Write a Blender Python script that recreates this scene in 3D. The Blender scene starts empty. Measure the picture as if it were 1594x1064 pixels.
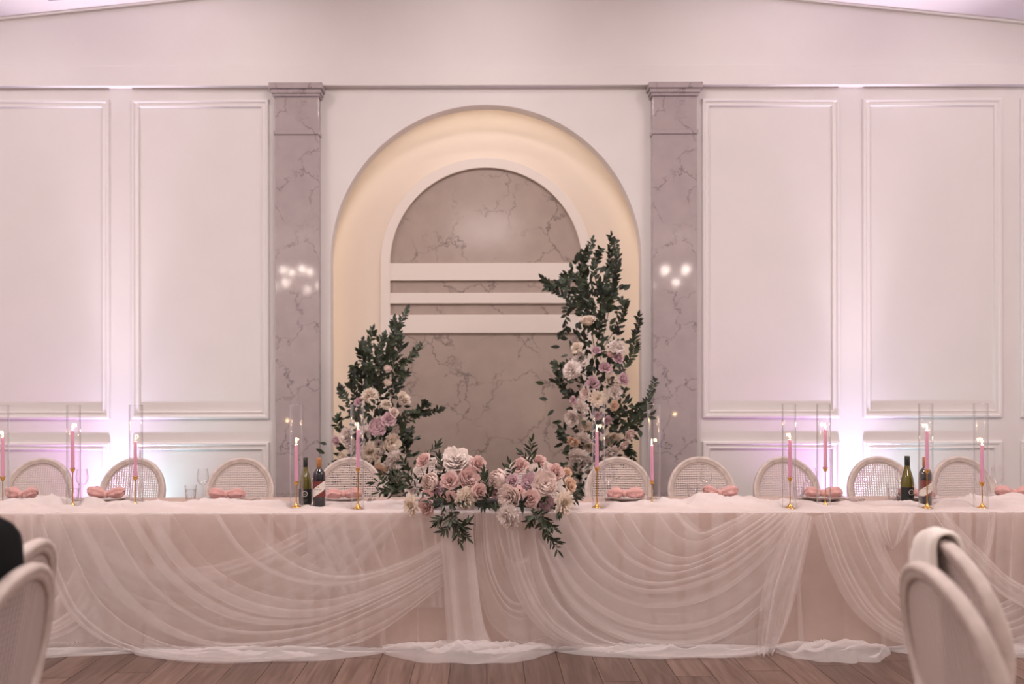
import bpy, math, random
import numpy as np
from mathutils import Vector, Matrix, noise

random.seed(7)
rng = np.random.default_rng(7)
PI = math.pi
scene = bpy.context.scene
COL = scene.collection

# ---------------------------------------------------------------- camera
F, CX, CY, CZ = 1283.0, 757.0, 622.0, 1.39      # focal length and vanishing point in photo pixels, eye height
cd = bpy.data.cameras.new('camera'); cam = bpy.data.objects.new('camera', cd); COL.objects.link(cam)
cam.location = (0, 0, CZ); cam.rotation_euler = (PI/2, 0.0018, 0)
cd.sensor_width = 36; cd.lens = F*36/1594
cd.shift_x = (797-CX)/1594; cd.shift_y = (CY-532)/1594
cd.dof.use_dof = True; cd.dof.focus_distance = 4.7; cd.dof.aperture_fstop = 1.3
cd.clip_start = 0.05
scene.camera = cam
# ---------------------------------------------------------------- world, exposure
w = bpy.data.worlds.new('world'); scene.world = w; w.use_nodes = True
w.node_tree.nodes['Background'].inputs[0].default_value = (1.0, .80, .76, 1)
w.node_tree.nodes['Background'].inputs[1].default_value = 0.05
scene.view_settings.view_transform = 'Standard'
scene.view_settings.look = 'None'
scene.view_settings.exposure = 0.0
scene.view_settings.gamma = 1.0
scene.view_settings.use_curve_mapping = False
scene.cycles.transparent_max_bounces = 20
scene.cycles.max_bounces = 6
scene.cycles.diffuse_bounces = 3
scene.cycles.caustics_reflective = False
scene.cycles.caustics_refractive = False
scene.cycles.sample_clamp_indirect = 4
PANEL_W = 77          # each added fill panel at the ceiling
PANEL_COL = (1.0, .895, .88)
UP_W = 22              # wall uplights
NICHE_W = .15            # each piece of the niche light strip
GABLE_FILL_W = 28            # each added fill spot for the wall above the beam
CHAND_W = 5.5            # each chandelier bulb

def P(px, py, Y): return Vector(((px-CX)/F*Y, Y, CZ-(py-CY)/F*Y))

# ---------------------------------------------------------------- helpers
class MB:
    def __init__(s): s.v = []; s.f = []; s.m = []
    def add(s, vs, fs, mi=0):
        o = len(s.v); s.v += [tuple(p) for p in vs]
        s.f += [tuple(i+o for i in f) for f in fs]; s.m += [mi]*len(fs)
        return s
    def box(s, x0, x1, y0, y1, z0, z1, mi=0):
        return s.add([(x0,y0,z0),(x1,y0,z0),(x1,y1,z0),(x0,y1,z0),(x0,y0,z1),(x1,y0,z1),(x1,y1,z1),(x0,y1,z1)],
              [(0,3,2,1),(4,5,6,7),(0,1,5,4),(1,2,6,5),(2,3,7,6),(3,0,4,7)], mi)
    def grid(s, rows, closed=False, mi=0):
        n = len(rows[0]); vs = [p for r in rows for p in r]; fs = []
        for i in range(len(rows)-1):
            for j in range(n if closed else n-1):
                k = (j+1) % n
                fs.append((i*n+j, i*n+k, (i+1)*n+k, (i+1)*n+j))
        return s.add(vs, fs, mi)
    def lathe(s, prof, seg=24, c=(0,0,0), mi=0):
        rows = [[(c[0]+r*math.cos(2*PI*k/seg), c[1]+r*math.sin(2*PI*k/seg), c[2]+z) for k in range(seg)] for r, z in prof]
        return s.grid(rows, True, mi)
    def tube(s, pts, rad, seg=8, mi=0, caps=True):
        pts = [Vector(p) for p in pts]; n = len(pts)
        if not hasattr(rad, '__len__'): rad = [rad]*n
        rows = []; up = Vector((0.31,0.17,0.93))
        for i, p in enumerate(pts):
            d = (pts[min(i+1,n-1)]-pts[max(i-1,0)])
            d = d.normalized() if d.length > 1e-9 else Vector((0,0,1))
            a = d.cross(up)
            if a.length < 1e-3: a = d.cross(Vector((1,0,0)))
            a.normalize(); b = d.cross(a)
            rows.append([p+(a*math.cos(2*PI*k/seg)+b*math.sin(2*PI*k/seg))*rad[i] for k in range(seg)])
        o = len(s.v); s.grid(rows, True, mi)
        if caps:
            s.f.append(tuple(o+k for k in range(seg))); s.m.append(mi)
            s.f.append(tuple(o+(n-1)*seg+k for k in reversed(range(seg)))); s.m.append(mi)
        return s
    def mesh(s, name, mats, smooth=False):
        me = bpy.data.meshes.new(name); me.from_pydata(s.v, [], s.f)
        for m in (mats if isinstance(mats, (list, tuple)) else [mats]): me.materials.append(m)
        if max(s.m, default=0) > 0: me.polygons.foreach_set('material_index', s.m)
        if smooth: me.polygons.foreach_set('use_smooth', [True]*len(me.polygons))
        me.update(); return me
    def build(s, name, mats, parent=None, smooth=False, loc=None):
        return link(name, s.mesh(name, mats, smooth), parent, loc)

def link(name, data, parent=None, loc=None, rot=None, scale=None):
    o = bpy.data.objects.new(name, data); COL.objects.link(o)
    if parent: o.parent = parent
    if loc is not None: o.location = loc
    if rot is not None: o.rotation_euler = rot
    if scale is not None: o.scale = (scale,)*3 if not hasattr(scale, '__len__') else scale
    return o
def tag(o, label=None, cat=None, group=None, kind=None):
    if label: o['label'] = label
    if cat: o['category'] = cat
    if group: o['group'] = group
    if kind: o['kind'] = kind
    return o
def empty(name, loc=(0,0,0), rz=0):
    o = link(name, None, None, loc, (0,0,rz)); o.empty_display_size = .1; return o
def copy_tree(o, parent=None):
    c = o.copy(); COL.objects.link(c); c.parent = parent
    for ch in list(o.children): copy_tree(ch, c)
    return c
def bevel(o, wd, seg=2):
    m = o.modifiers.new('bevel', 'BEVEL'); m.width = wd; m.segments = seg; m.limit_method = 'ANGLE'; return o
def solid(o, t, off=0):
    m = o.modifiers.new('solid', 'SOLIDIFY'); m.thickness = t; m.offset = off; return o
def subsurf(o, n=1):
    m = o.modifiers.new('sub', 'SUBSURF'); m.levels = n; m.render_levels = n; return o

# ---------------------------------------------------------------- materials
def mat(name, col, rough=.5, metal=0, spec=.5, var=0, vscale=30, bump=0, bscale=200, sheen=0, sss=0, trans=0, coat=0):
    m = bpy.data.materials.new(name); m.use_nodes = True; nt = m.node_tree; b = nt.nodes['Principled BSDF']
    b.inputs['Base Color'].default_value = (*col, 1); b.inputs['Roughness'].default_value = rough
    b.inputs['Metallic'].default_value = metal; b.inputs['Specular IOR Level'].default_value = spec
    if sheen: b.inputs['Sheen Weight'].default_value = sheen
    if trans: b.inputs['Transmission Weight'].default_value = trans
    if coat: b.inputs['Coat Weight'].default_value = coat
    if sss:
        b.inputs['Subsurface Weight'].default_value = sss; b.inputs['Subsurface Radius'].default_value = (.02,.01,.008)
    tc = nt.nodes.new('ShaderNodeTexCoord')
    if var:
        n = nt.nodes.new('ShaderNodeTexNoise'); n.inputs['Scale'].default_value = vscale; n.inputs['Detail'].default_value = 4
        nt.links.new(tc.outputs['Object'], n.inputs['Vector'])
        r = nt.nodes.new('ShaderNodeMapRange'); r.inputs[1].default_value = .3; r.inputs[2].default_value = .7
        r.inputs[3].default_value = 1-var; r.inputs[4].default_value = 1+var
        nt.links.new(n.outputs[0], r.inputs[0])
        h = nt.nodes.new('ShaderNodeHueSaturation'); h.inputs['Color'].default_value = (*col, 1)
        nt.links.new(r.outputs[0], h.inputs['Value']); nt.links.new(h.outputs[0], b.inputs['Base Color'])
    if bump:
        n = nt.nodes.new('ShaderNodeTexNoise'); n.inputs['Scale'].default_value = bscale
        nt.links.new(tc.outputs['Object'], n.inputs['Vector'])
        bp = nt.nodes.new('ShaderNodeBump'); bp.inputs['Strength'].default_value = bump; bp.inputs['Distance'].default_value = .002
        nt.links.new(n.outputs[0], bp.inputs['Height']); nt.links.new(bp.outputs[0], b.inputs['Normal'])
    return m
def mat_emit(name, col, s):
    m = bpy.data.materials.new(name); m.use_nodes = True; nt = m.node_tree; nt.nodes.clear()
    e = nt.nodes.new('ShaderNodeEmission'); e.inputs[0].default_value = (*col,1); e.inputs[1].default_value = s
    o = nt.nodes.new('ShaderNodeOutputMaterial'); nt.links.new(e.outputs[0], o.inputs[0]); return m
def mat_tulle(name, col, fac):
    m = bpy.data.materials.new(name); m.use_nodes = True; nt = m.node_tree; nt.nodes.clear()
    L = nt.links
    d = nt.nodes.new('ShaderNodeBsdfDiffuse'); d.inputs[0].default_value = (*col,1)
    t = nt.nodes.new('ShaderNodeBsdfTranslucent'); t.inputs[0].default_value = (*col,1)
    a = nt.nodes.new('ShaderNodeMixShader'); a.inputs[0].default_value = .5
    tr = nt.nodes.new('ShaderNodeBsdfTransparent')
    x = nt.nodes.new('ShaderNodeMixShader'); o = nt.nodes.new('ShaderNodeOutputMaterial')
    tc = nt.nodes.new('ShaderNodeTexCoord'); n = nt.nodes.new('ShaderNodeTexNoise'); n.inputs['Scale'].default_value = 9; n.inputs['Detail'].default_value = 5
    r = nt.nodes.new('ShaderNodeMapRange'); r.inputs[3].default_value = fac-.05; r.inputs[4].default_value = fac+.05
    L.new(tc.outputs['Object'], n.inputs['Vector']); L.new(n.outputs[0], r.inputs[0]); L.new(r.outputs[0], x.inputs[0])
    L.new(d.outputs[0], a.inputs[1]); L.new(t.outputs[0], a.inputs[2]); L.new(tr.outputs[0], x.inputs[1]); L.new(a.outputs[0], x.inputs[2])
    L.new(x.outputs[0], o.inputs[0]); return m
def mat_glass(name, tint=(1,1,1), ior=1.45, base=.04):
    m = bpy.data.materials.new(name); m.use_nodes = True; nt = m.node_tree; nt.nodes.clear(); L = nt.links
    tr = nt.nodes.new('ShaderNodeBsdfTransparent'); tr.inputs[0].default_value = (*tint,1)
    g = nt.nodes.new('ShaderNodeBsdfGlossy'); g.inputs['Roughness'].default_value = .03
    lw = nt.nodes.new('ShaderNodeLayerWeight'); lw.inputs[0].default_value = .5
    pw = nt.nodes.new('ShaderNodeMath'); pw.operation = 'POWER'; pw.inputs[1].default_value = 1.7; L.new(lw.outputs['Facing'], pw.inputs[0])
    f = nt.nodes.new('ShaderNodeMath'); f.operation = 'MULTIPLY_ADD'; f.inputs[1].default_value = .9; f.inputs[2].default_value = ((ior-1)/(ior+1))**2
    L.new(pw.outputs[0], f.inputs[0])          # Schlick reflectance of clear glass
    x = nt.nodes.new('ShaderNodeMixShader'); o = nt.nodes.new('ShaderNodeOutputMaterial')
    L.new(f.outputs[0], x.inputs[0]); L.new(tr.outputs[0], x.inputs[1]); L.new(g.outputs[0], x.inputs[2]); L.new(x.outputs[0], o.inputs[0]); return m
def mat_marble(name, base, vein, seed, scale=1.0, rough=.16):
    m = bpy.data.materials.new(name); m.use_nodes = True; nt = m.node_tree; b = nt.nodes['Principled BSDF']; L = nt.links
    b.inputs['Roughness'].default_value = rough; b.inputs['Specular IOR Level'].default_value = .5
    tc = nt.nodes.new('ShaderNodeTexCoord'); mp = nt.nodes.new('ShaderNodeMapping')
    mp.inputs['Location'].default_value = (seed*3.1, seed*1.7, seed*2.3); mp.inputs['Rotation'].default_value = (.3,.5,.2)
    L.new(tc.outputs['Object'], mp.inputs[0])
    n = nt.nodes.new('ShaderNodeTexNoise'); n.inputs['Scale'].default_value = 2.2*scale; n.inputs['Detail'].default_value = 8; n.inputs['Roughness'].default_value = .65
    L.new(mp.outputs[0], n.inputs['Vector'])
    vm = nt.nodes.new('ShaderNodeVectorMath'); vm.operation = 'MULTIPLY_ADD'; vm.inputs[1].default_value = (.55,.55,.55)
    L.new(n.outputs['Color'], vm.inputs[0]); L.new(mp.outputs[0], vm.inputs[2])
    vo = nt.nodes.new('ShaderNodeTexVoronoi'); vo.feature = 'DISTANCE_TO_EDGE'; vo.inputs['Scale'].default_value = 1.9*scale
    L.new(vm.outputs[0], vo.inputs['Vector'])
    cr = nt.nodes.new('ShaderNodeValToRGB'); cr.color_ramp.elements[0].position = 0.0; cr.color_ramp.elements[0].color = (1,1,1,1)
    cr.color_ramp.elements[1].position = .022; cr.color_ramp.elements[1].color = (0,0,0,1)
    L.new(vo.outputs['Distance'], cr.inputs[0])
    n2 = nt.nodes.new('ShaderNodeTexNoise'); n2.inputs['Scale'].default_value = 3.1*scale; L.new(mp.outputs[0], n2.inputs['Vector'])
    mr = nt.nodes.new('ShaderNodeMapRange'); mr.inputs[1].default_value = .36; mr.inputs[2].default_value = .58; L.new(n2.outputs[0], mr.inputs[0])
    mu = nt.nodes.new('ShaderNodeMath'); mu.operation = 'MULTIPLY'; L.new(cr.outputs[0], mu.inputs[0]); L.new(mr.outputs[0], mu.inputs[1])
    n3 = nt.nodes.new('ShaderNodeTexNoise'); n3.inputs['Scale'].default_value = 6*scale; n3.inputs['Detail'].default_value = 9; L.new(mp.outputs[0], n3.inputs['Vector'])
    mc = nt.nodes.new('ShaderNodeMix'); mc.data_type = 'RGBA'; mc.inputs[6].default_value = (*[c*.88 for c in base],1); mc.inputs[7].default_value = (*[min(1,c*1.12) for c in base],1)
    L.new(n3.outputs[0], mc.inputs[0])
    mx = nt.nodes.new('ShaderNodeMix'); mx.data_type = 'RGBA'; mx.inputs[7].default_value = (*vein,1)
    L.new(mu.outputs[0], mx.inputs[0]); L.new(mc.outputs[2], mx.inputs[6]); L.new(mx.outputs[2], b.inputs['Base Color'])
    return m
def mat_plank(name, use_random=True):
    m = bpy.data.materials.new(name); m.use_nodes = True; nt = m.node_tree; b = nt.nodes['Principled BSDF']; L = nt.links
    b.inputs['Roughness'].default_value = .42
    tc = nt.nodes.new('ShaderNodeTexCoord'); oi = nt.nodes.new('ShaderNodeObjectInfo')
    ge = nt.nodes.new('ShaderNodeNewGeometry')
    mp = nt.nodes.new('ShaderNodeMapping'); mp.inputs['Scale'].default_value = (14, 1.1, 1)
    L.new(ge.outputs['Position'], mp.inputs[0])
    ad = nt.nodes.new('ShaderNodeVectorMath'); ad.operation = 'ADD'; L.new(mp.outputs[0], ad.inputs[0])
    if use_random:
        sc = nt.nodes.new('ShaderNodeMath'); sc.operation = 'MULTIPLY'; sc.inputs[1].default_value = 37; L.new(oi.outputs['Random'], sc.inputs[0]); L.new(sc.outputs[0], ad.inputs[1])
    n = nt.nodes.new('ShaderNodeTexNoise'); n.inputs['Scale'].default_value = 2.2; n.inputs['Detail'].default_value = 7; n.inputs['Distortion'].default_value = .8; L.new(ad.outputs[0], n.inputs['Vector'])
    cr = nt.nodes.new('ShaderNodeValToRGB'); e = cr.color_ramp.elements
    e[0].position = .3; e[0].color = (.098,.056,.041,1); e[1].position = .72; e[1].color = (.205,.130,.104,1)
    L.new(n.outputs[0], cr.inputs[0])
    hs = nt.nodes.new('ShaderNodeHueSaturation'); L.new(cr.outputs[0], hs.inputs['Color'])
    mr = nt.nodes.new('ShaderNodeMapRange'); mr.inputs[3].default_value = .72; mr.inputs[4].default_value = 1.25
    if use_random: L.new(oi.outputs['Random'], mr.inputs[0])
    else: mr.inputs[0].default_value = .5
    L.new(mr.outputs[0], hs.inputs['Value']); L.new(hs.outputs[0], b.inputs['Base Color'])
    return m

M = {}
M['wall'] = mat('painted_wall', (.775,.73,.712), .55, var=.015, vscale=3)
M['trim'] = mat('painted_trim', (.80,.755,.735), .4)
M['niche'] = mat('niche_paint', (.82,.70,.60), .6, var=.01, vscale=2)
M['niche_trim'] = mat('niche_trim_paint', (.79,.70,.635), .45)
M['ceil'] = mat('ceiling_paint', (.86,.80,.80), .7)
M['marble'] = mat_marble('grey_marble', (.44,.375,.375), (.17,.14,.145), 1.0, 1.5, .06)
M['marble2'] = mat_marble('niche_marble', (.425,.335,.29), (.17,.135,.125), 4.0, 1.3, .16)
M['plank'] = mat_plank('oak_plank'); M['plank_far'] = mat_plank('oak_plank_joined', False)
M['cloth'] = mat('blush_cloth', (.52,.355,.295), .8, sheen=.2, bump=.2, bscale=600)
M['tulle'] = mat_tulle('white_tulle', (.98,.92,.90), .29)
M['tulle_top'] = mat_tulle('white_tulle_bunched', (.99,.95,.95), .80)
M['tulle_pool'] = mat_tulle('white_tulle_pooled', (.95,.88,.86), .55)
M['wood'] = mat('whitewashed_wood', (.60,.505,.46), .55, var=.12, vscale=25)
M['cane'] = mat('cane_strip', (.66,.555,.52), .6)
M['cushion'] = mat('seat_linen', (.70,.62,.57), .9, bump=.3, bscale=400)
M['gold'] = mat('brass', (.72,.42,.12), .25, 1.0)
M['candle'] = mat('pink_wax', (.85,.42,.60), .45, sss=.3)
M['wick'] = mat('wick', (.03,.02,.02), .9)
M['flame'] = mat_emit('flame', (1.0,.68,.34), 10)
M['glass'] = mat_glass('clear_glass')
M['water'] = mat_glass('water', (.97,.97,.98), 1.2)
M['plate'] = mat('stone_plate', (.60,.53,.51), .35, coat=.3)
M['napkin'] = mat('dusty_rose_napkin', (.60,.33,.31), .95, sheen=.3, bump=.3, bscale=500)
M['steel'] = mat('cutlery_steel', (.6,.55,.53), .2, 1.0)
M['green_glass'] = mat('olive_bottle_glass', (.115,.095,.012), .06, spec=.7, coat=.5)
M['dark_glass'] = mat('dark_bottle_glass', (.012,.012,.016), .05, spec=.7, coat=.5)
M['black_cap'] = mat('black_capsule', (.012,.016,.014), .4)
M['copper_cap'] = mat('copper_capsule', (.42,.19,.075), .4, .35)
M['label_black'] = mat('black_label', (.010,.012,.011), .6)
M['label_white'] = mat('white_label', (.80,.72,.66), .6)
M['label_red'] = mat('red_label', (.17,.03,.026), .55)
M['label_gold'] = mat('gold_print', (.55,.30,.10), .4)
M['label_grey'] = mat('grey_print', (.28,.24,.22), .6)
M['leaf'] = mat('dark_leaf', (.016,.026,.013), .5, var=.4, vscale=9)
M['leaf2'] = mat('mid_leaf', (.036,.054,.024), .5, var=.35, vscale=9)
M['stem'] = mat('brown_stem', (.07,.055,.03), .7)
FC = {'dusty':(.80,.57,.53),'mauve':(.74,.53,.57),'blush':(.90,.74,.68),'cream':(.93,.81,.70),'white':(.95,.85,.80),'peach':(.86,.64,.50),'yellow':(.86,.68,.38)}
def mat_petal(name, col):
    m = bpy.data.materials.new(name); m.use_nodes = True; nt = m.node_tree; nt.nodes.clear(); L = nt.links
    d = nt.nodes.new('ShaderNodeBsdfDiffuse'); t = nt.nodes.new('ShaderNodeBsdfTranslucent')
    tc = nt.nodes.new('ShaderNodeTexCoord'); n = nt.nodes.new('ShaderNodeTexNoise'); n.inputs['Scale'].default_value = 4; n.inputs['Detail'].default_value = 4
    h = nt.nodes.new('ShaderNodeHueSaturation'); h.inputs['Color'].default_value = (*col,1)
    r = nt.nodes.new('ShaderNodeMapRange'); r.inputs[1].default_value = .3; r.inputs[2].default_value = .7; r.inputs[3].default_value = .92; r.inputs[4].default_value = 1.06
    L.new(tc.outputs['Object'], n.inputs['Vector']); L.new(n.outputs[0], r.inputs[0]); L.new(r.outputs[0], h.inputs['Value'])
    L.new(h.outputs[0], d.inputs[0]); L.new(h.outputs[0], t.inputs[0])
    x = nt.nodes.new('ShaderNodeMixShader'); x.inputs[0].default_value = .32; o = nt.nodes.new('ShaderNodeOutputMaterial')
    L.new(d.outputs[0], x.inputs[1]); L.new(t.outputs[0], x.inputs[2]); L.new(x.outputs[0], o.inputs[0]); return m
for k, c in FC.items(): M[k] = mat_petal(k+'_petal', c)
M['black_fabric'] = mat('black_fabric', (.006,.006,.007), .95, spec=.15, bump=.3, bscale=500)
M['skin'] = mat('skin', (.55,.34,.26), .55, sss=.1)
M['hair'] = mat('dark_hair', (.03,.02,.015), .6)
M['white_knit'] = mat('white_knit', (.84,.76,.70), .95, sheen=.3, bump=.6, bscale=300)
M['black_metal'] = mat('black_metal', (.02,.02,.02), .5)
M['lens'] = mat_emit('uplight_lens', (.92,.78,1.0), 3)
M['led'] = mat_emit('warm_led', (1.0,.80,.58), 3)
M['bulb'] = mat_emit('chandelier_bulb', (1.0,.80,.62), 20)
M['panel_lit'] = mat_emit('ceiling_panel_glow', (1.0,.82,.76), 2.0)
M['seal'] = mat('vent_grille', (.45,.40,.46), .6)

# ---------------------------------------------------------------- room shell
YW = 6.80; SW = F/YW                     # back wall plane and its pixels per metre
def wx(px): return (px-CX)/SW
def wz(py): return CZ-(py-CY)/SW
ROOM_X, ROOM_Y0 = 6.2, -6.0
def ceil_z(x): return 4.955-abs(x)*.104
# arch opening
AR, AZ = 242/SW, wz(405)
TH = .12                                 # wall thickness at the arch
mb = MB()
def wall_piece(x0, x1, zt0, zt1, zb=0.0):
    mb.add([(x0,YW,zb),(x1,YW,zb),(x1,YW,zt1),(x0,YW,zt0)], [(0,1,2,3)])
wall_piece(-ROOM_X, -AR, ceil_z(-ROOM_X), ceil_z(AR)); wall_piece(AR, ROOM_X, ceil_z(AR), ceil_z(ROOM_X))
N = 64
angs = [PI-PI*i/N for i in range(N+1)]
arc = [(AR*math.cos(a), AZ+AR*math.sin(a)) for a in angs]
for (xa,za),(xb,zb) in zip(arc, arc[1:]):
    mb.add([(xa,YW,za),(xb,YW,zb),(xb,YW,ceil_z(xb)),(xa,YW,ceil_z(xa))], [(0,1,2,3)])
path = [(-AR,0)]+arc+[(AR,0)]
mb.grid([[(x,YW,z) for x,z in path],[(x,YW+TH,z) for x,z in path]])
wall_back = tag(mb.build('wall_back', M['wall']), kind='structure')

# niche cavity behind the arch
YN = 7.14
mb = MB(); CXN, CZN = 1.50, 3.95
mb.add([(-CXN,YN,0),(CXN,YN,0),(CXN,YN,CZN),(-CXN,YN,CZN)], [(0,1,2,3)])
mb.add([(-CXN,YW+TH,0),(-CXN,YN,0),(-CXN,YN,CZN),(-CXN,YW+TH,CZN)], [(0,1,2,3)])
mb.add([(CXN,YW+TH,0),(CXN,YN,0),(CXN,YN,CZN),(CXN,YW+TH,CZN)], [(0,3,2,1)])
mb.add([(-CXN,YW+TH,CZN),(CXN,YW+TH,CZN),(CXN,YN,CZN),(-CXN,YN,CZN)], [(0,1,2,3)])
for (xa,za),(xb,zb) in zip(arc, arc[1:]):
    mb.add([(xa,YW+TH,za),(xb,YW+TH,zb),(xb,YW+TH,CZN),(xa,YW+TH,CZN)], [(3,2,1,0)])
for s in (-1,1):
    mb.add([(s*AR,YW+TH,0),(s*CXN,YW+TH,0),(s*CXN,YW+TH,CZN),(s*AR,YW+TH,CZN)], [(0,1,2,3)])
niche = tag(mb.build('wall_niche', M['niche']), kind='structure')
# raised arched frame with marble fields, on the niche back
YF = YN-.05; SF = F/YF
def fx(px): return (px-CX)/SF
def fz(py): return CZ-(py-CY)/SF
R1, R0, ZC = 165/SF, 149.5/SF, fz(410)
mb = MB()
o_path = [(-R1,0)]+[(R1*math.cos(a), ZC+R1*math.sin(a)) for a in angs]+[(R1,0)]
i_path = [(-R0,0)]+[(R0*math.cos(a), ZC+R0*math.sin(a)) for a in angs]+[(R0,0)]
rows = [[(x,YN,z) for x,z in o_path],[(x,YF+.008,z) for x,z in o_path],[(x*.995,YF,z if i in (0,len(o_path)-1) else z-.004) for i,(x,z) in enumerate(o_path)],
        [(x,YF,z) for x,z in i_path],[(x,YN,z) for x,z in i_path]]
mb.grid(rows)
mb.build('arch_frame', M['niche_trim'], niche)
for (y0,y1) in ((409,436),(455.5,472),(489.5,518)):
    b = MB().box(-R0-.004, R0+.004, YF+.004, YN, fz(y1), fz(y0)); bevel(b.build('cross_band', M['niche_trim'], niche), .004)
mb = MB(); YM = YN-.018
vs = [(R0*math.cos(a), YM, ZC+R0*math.sin(a)) for a in angs]
mb.add(vs+[(x,YN,z) for x,_,z in vs], [tuple(range(len(vs)))])
mb.build('marble_lunette', M['marble2'], niche)
for (y0,y1) in ((436,455.5),(472,489.5),(518,None)):
    MB().box(-R0, R0, YM, YN, 0 if y1 is None else fz(y1), fz(y0)).build('marble_slab', M['marble2'], niche)
# light strip hidden behind the lip of the arch
strip = empty('led_strip', (0, YW+TH+.05, AZ))
tag(strip, 'warm light strip hidden behind the top rim of the arched niche', 'light strip')
RS = AR+.05
loop = [(-RS,-1.75+.35*k) for k in range(5)]+[(RS*math.cos(PI-PI*k/20), RS*math.sin(PI-PI*k/20)) for k in range(21)]+[(RS,-.35*k) for k in range(1,6)]
MB().tube([(x,0,z) for x,z in loop], .008, 6).build('strip', M['led'], strip)
for i in range(len(loop)-1):
    (xa,za),(xb,zb) = loop[i],loop[i+1]; x, z = (xa+xb)/2, (za+zb)/2
    top = max(0, z/RS)
    ld = bpy.data.lights.new('niche_lamp', 'AREA'); ld.shape = 'RECTANGLE'; ld.size = math.hypot(xb-xa,zb-za); ld.size_y = .05
    ld.energy = NICHE_W*(.22+.78*top**2.0); ld.color = (1.0,.80+.13*top,.64+.24*top)
    lo = link('niche_lamp', ld, strip, (x, .02, z))
    n = Vector((-x, 0, -max(z,0))).normalized(); d = n*.9+Vector((0,.42,0)); tgt = d.normalized()
    tang = Vector((xb-xa,0,zb-za)).normalized(); zax = -tgt; yax = zax.cross(tang).normalized(); xax = yax.cross(zax)
    lo.rotation_euler = Matrix((xax,yax,zax)).transposed().to_euler()

# header beam across the wall
YB = 6.74; SB = F/YB
b = MB().box(-ROOM_X, ROOM_X, YB, YW+.01, CZ+(CY-132.5)/SB, CZ+(CY-101)/SB)
tag(bevel(b.build('trim_1', M['wall']), .004), kind='structure')
# ceiling (two slopes) with vents and a crown strip
mb = MB()
for s in (-1,1):
    mb.add([(0,ROOM_Y0,ceil_z(0)),(s*ROOM_X,ROOM_Y0,ceil_z(ROOM_X)),(s*ROOM_X,YW,ceil_z(ROOM_X)),(0,YW,ceil_z(0))], [(0,1,2,3)])
ceiling = tag(mb.build('ceiling', M['ceil']), kind='structure')
for s in (-1,1):
    mb = MB(); a, bb = 0.0, s*ROOM_X
    z0, z1 = ceil_z(0), ceil_z(ROOM_X)
    mb.add([(a,YW-.03,z0-.001),(bb,YW-.03,z1-.001),(bb,YW-.03,z1-.02),(a,YW-.03,z0-.02),(a,YW,z0-.02),(bb,YW,z1-.02)], [(0,1,2,3),(3,2,5,4)])
    tag(mb.build('trim_%d' % (2 if s < 0 else 3), M['trim']), kind='structure')
    vx = wx(118) if s < 0 else wx(1365)
    v = empty('ceiling_vent', (vx, 6.42, ceil_z(vx)-.004)); v.rotation_euler = (0, s*.104, 0)
    tag(v, 'small white ceiling vent above the %s wall panels' % ('left' if s < 0 else 'right'), 'vent', 'ceiling vents')
    f = MB()
    f.box(-.10,.10,-.16,-.145,-.012,.0).box(-.10,.10,.145,.16,-.012,0).box(-.10,-.085,-.145,.145,-.012,0).box(.085,.10,-.145,.145,-.012,0)
    f.build('frame', M['seal'], v)
    for k in range(6):
        MB().box(-.085,.085,-.145+.048*k+.01,-.145+.048*k+.022,-.010,-.002).build('slat', M['seal'], v)
# floor: base slab, single planks in the visible zone, joined planks beyond
base = tag(MB().box(-ROOM_X, ROOM_X, ROOM_Y0, YN+.02, -.06, -.006).build('floor', mat('floor_gap', (.07,.045,.035), .7)), kind='structure')
PWD, PLN = .19, 1.3
pm = MB().box(.0015, PWD-.0015, .0015, PLN-.0015, -.0062, 0).mesh('plank', M['plank'])
far = MB()
nx = int(ROOM_X/PWD)
for i in range(-nx, nx):
    off = (i*.47 % 1)*PLN
    y = ROOM_Y0
    y0 = 2.0-off
    for k in range(-8, 5):
        ya = y0+k*PLN
        if ya < ROOM_Y0 or ya > YN: continue
        if -22 <= i < 22 and ya+PLN > 2.4 and ya < 5.2 and ya+PLN < YW:
            link('plank', pm, base, (i*PWD, ya, 0))
        else:
            far.box(i*PWD+.0015, (i+1)*PWD-.0015, ya+.0015, min(ya+PLN, YN)-.0015, -.0062, 0)
tag(far.build('plank_field', M['plank_far'], base), kind='stuff')
# walls out of view
for nm, x in (('wall_left',-ROOM_X),('wall_right',ROOM_X)):
    tag(MB().add([(x,ROOM_Y0,0),(x,YW,0),(x,YW,ceil_z(x)),(x,ROOM_Y0,ceil_z(x))], [(0,1,2,3)]).build(nm, M['wall']), kind='structure')
tag(MB().add([(-ROOM_X,ROOM_Y0,0),(ROOM_X,ROOM_Y0,0),(ROOM_X,ROOM_Y0,ceil_z(ROOM_X)),(0,ROOM_Y0,ceil_z(0)),(-ROOM_X,ROOM_Y0,ceil_z(ROOM_X))], [(0,1,2,3,4)]).build('wall_rear', M['wall']), kind='structure')

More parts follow.
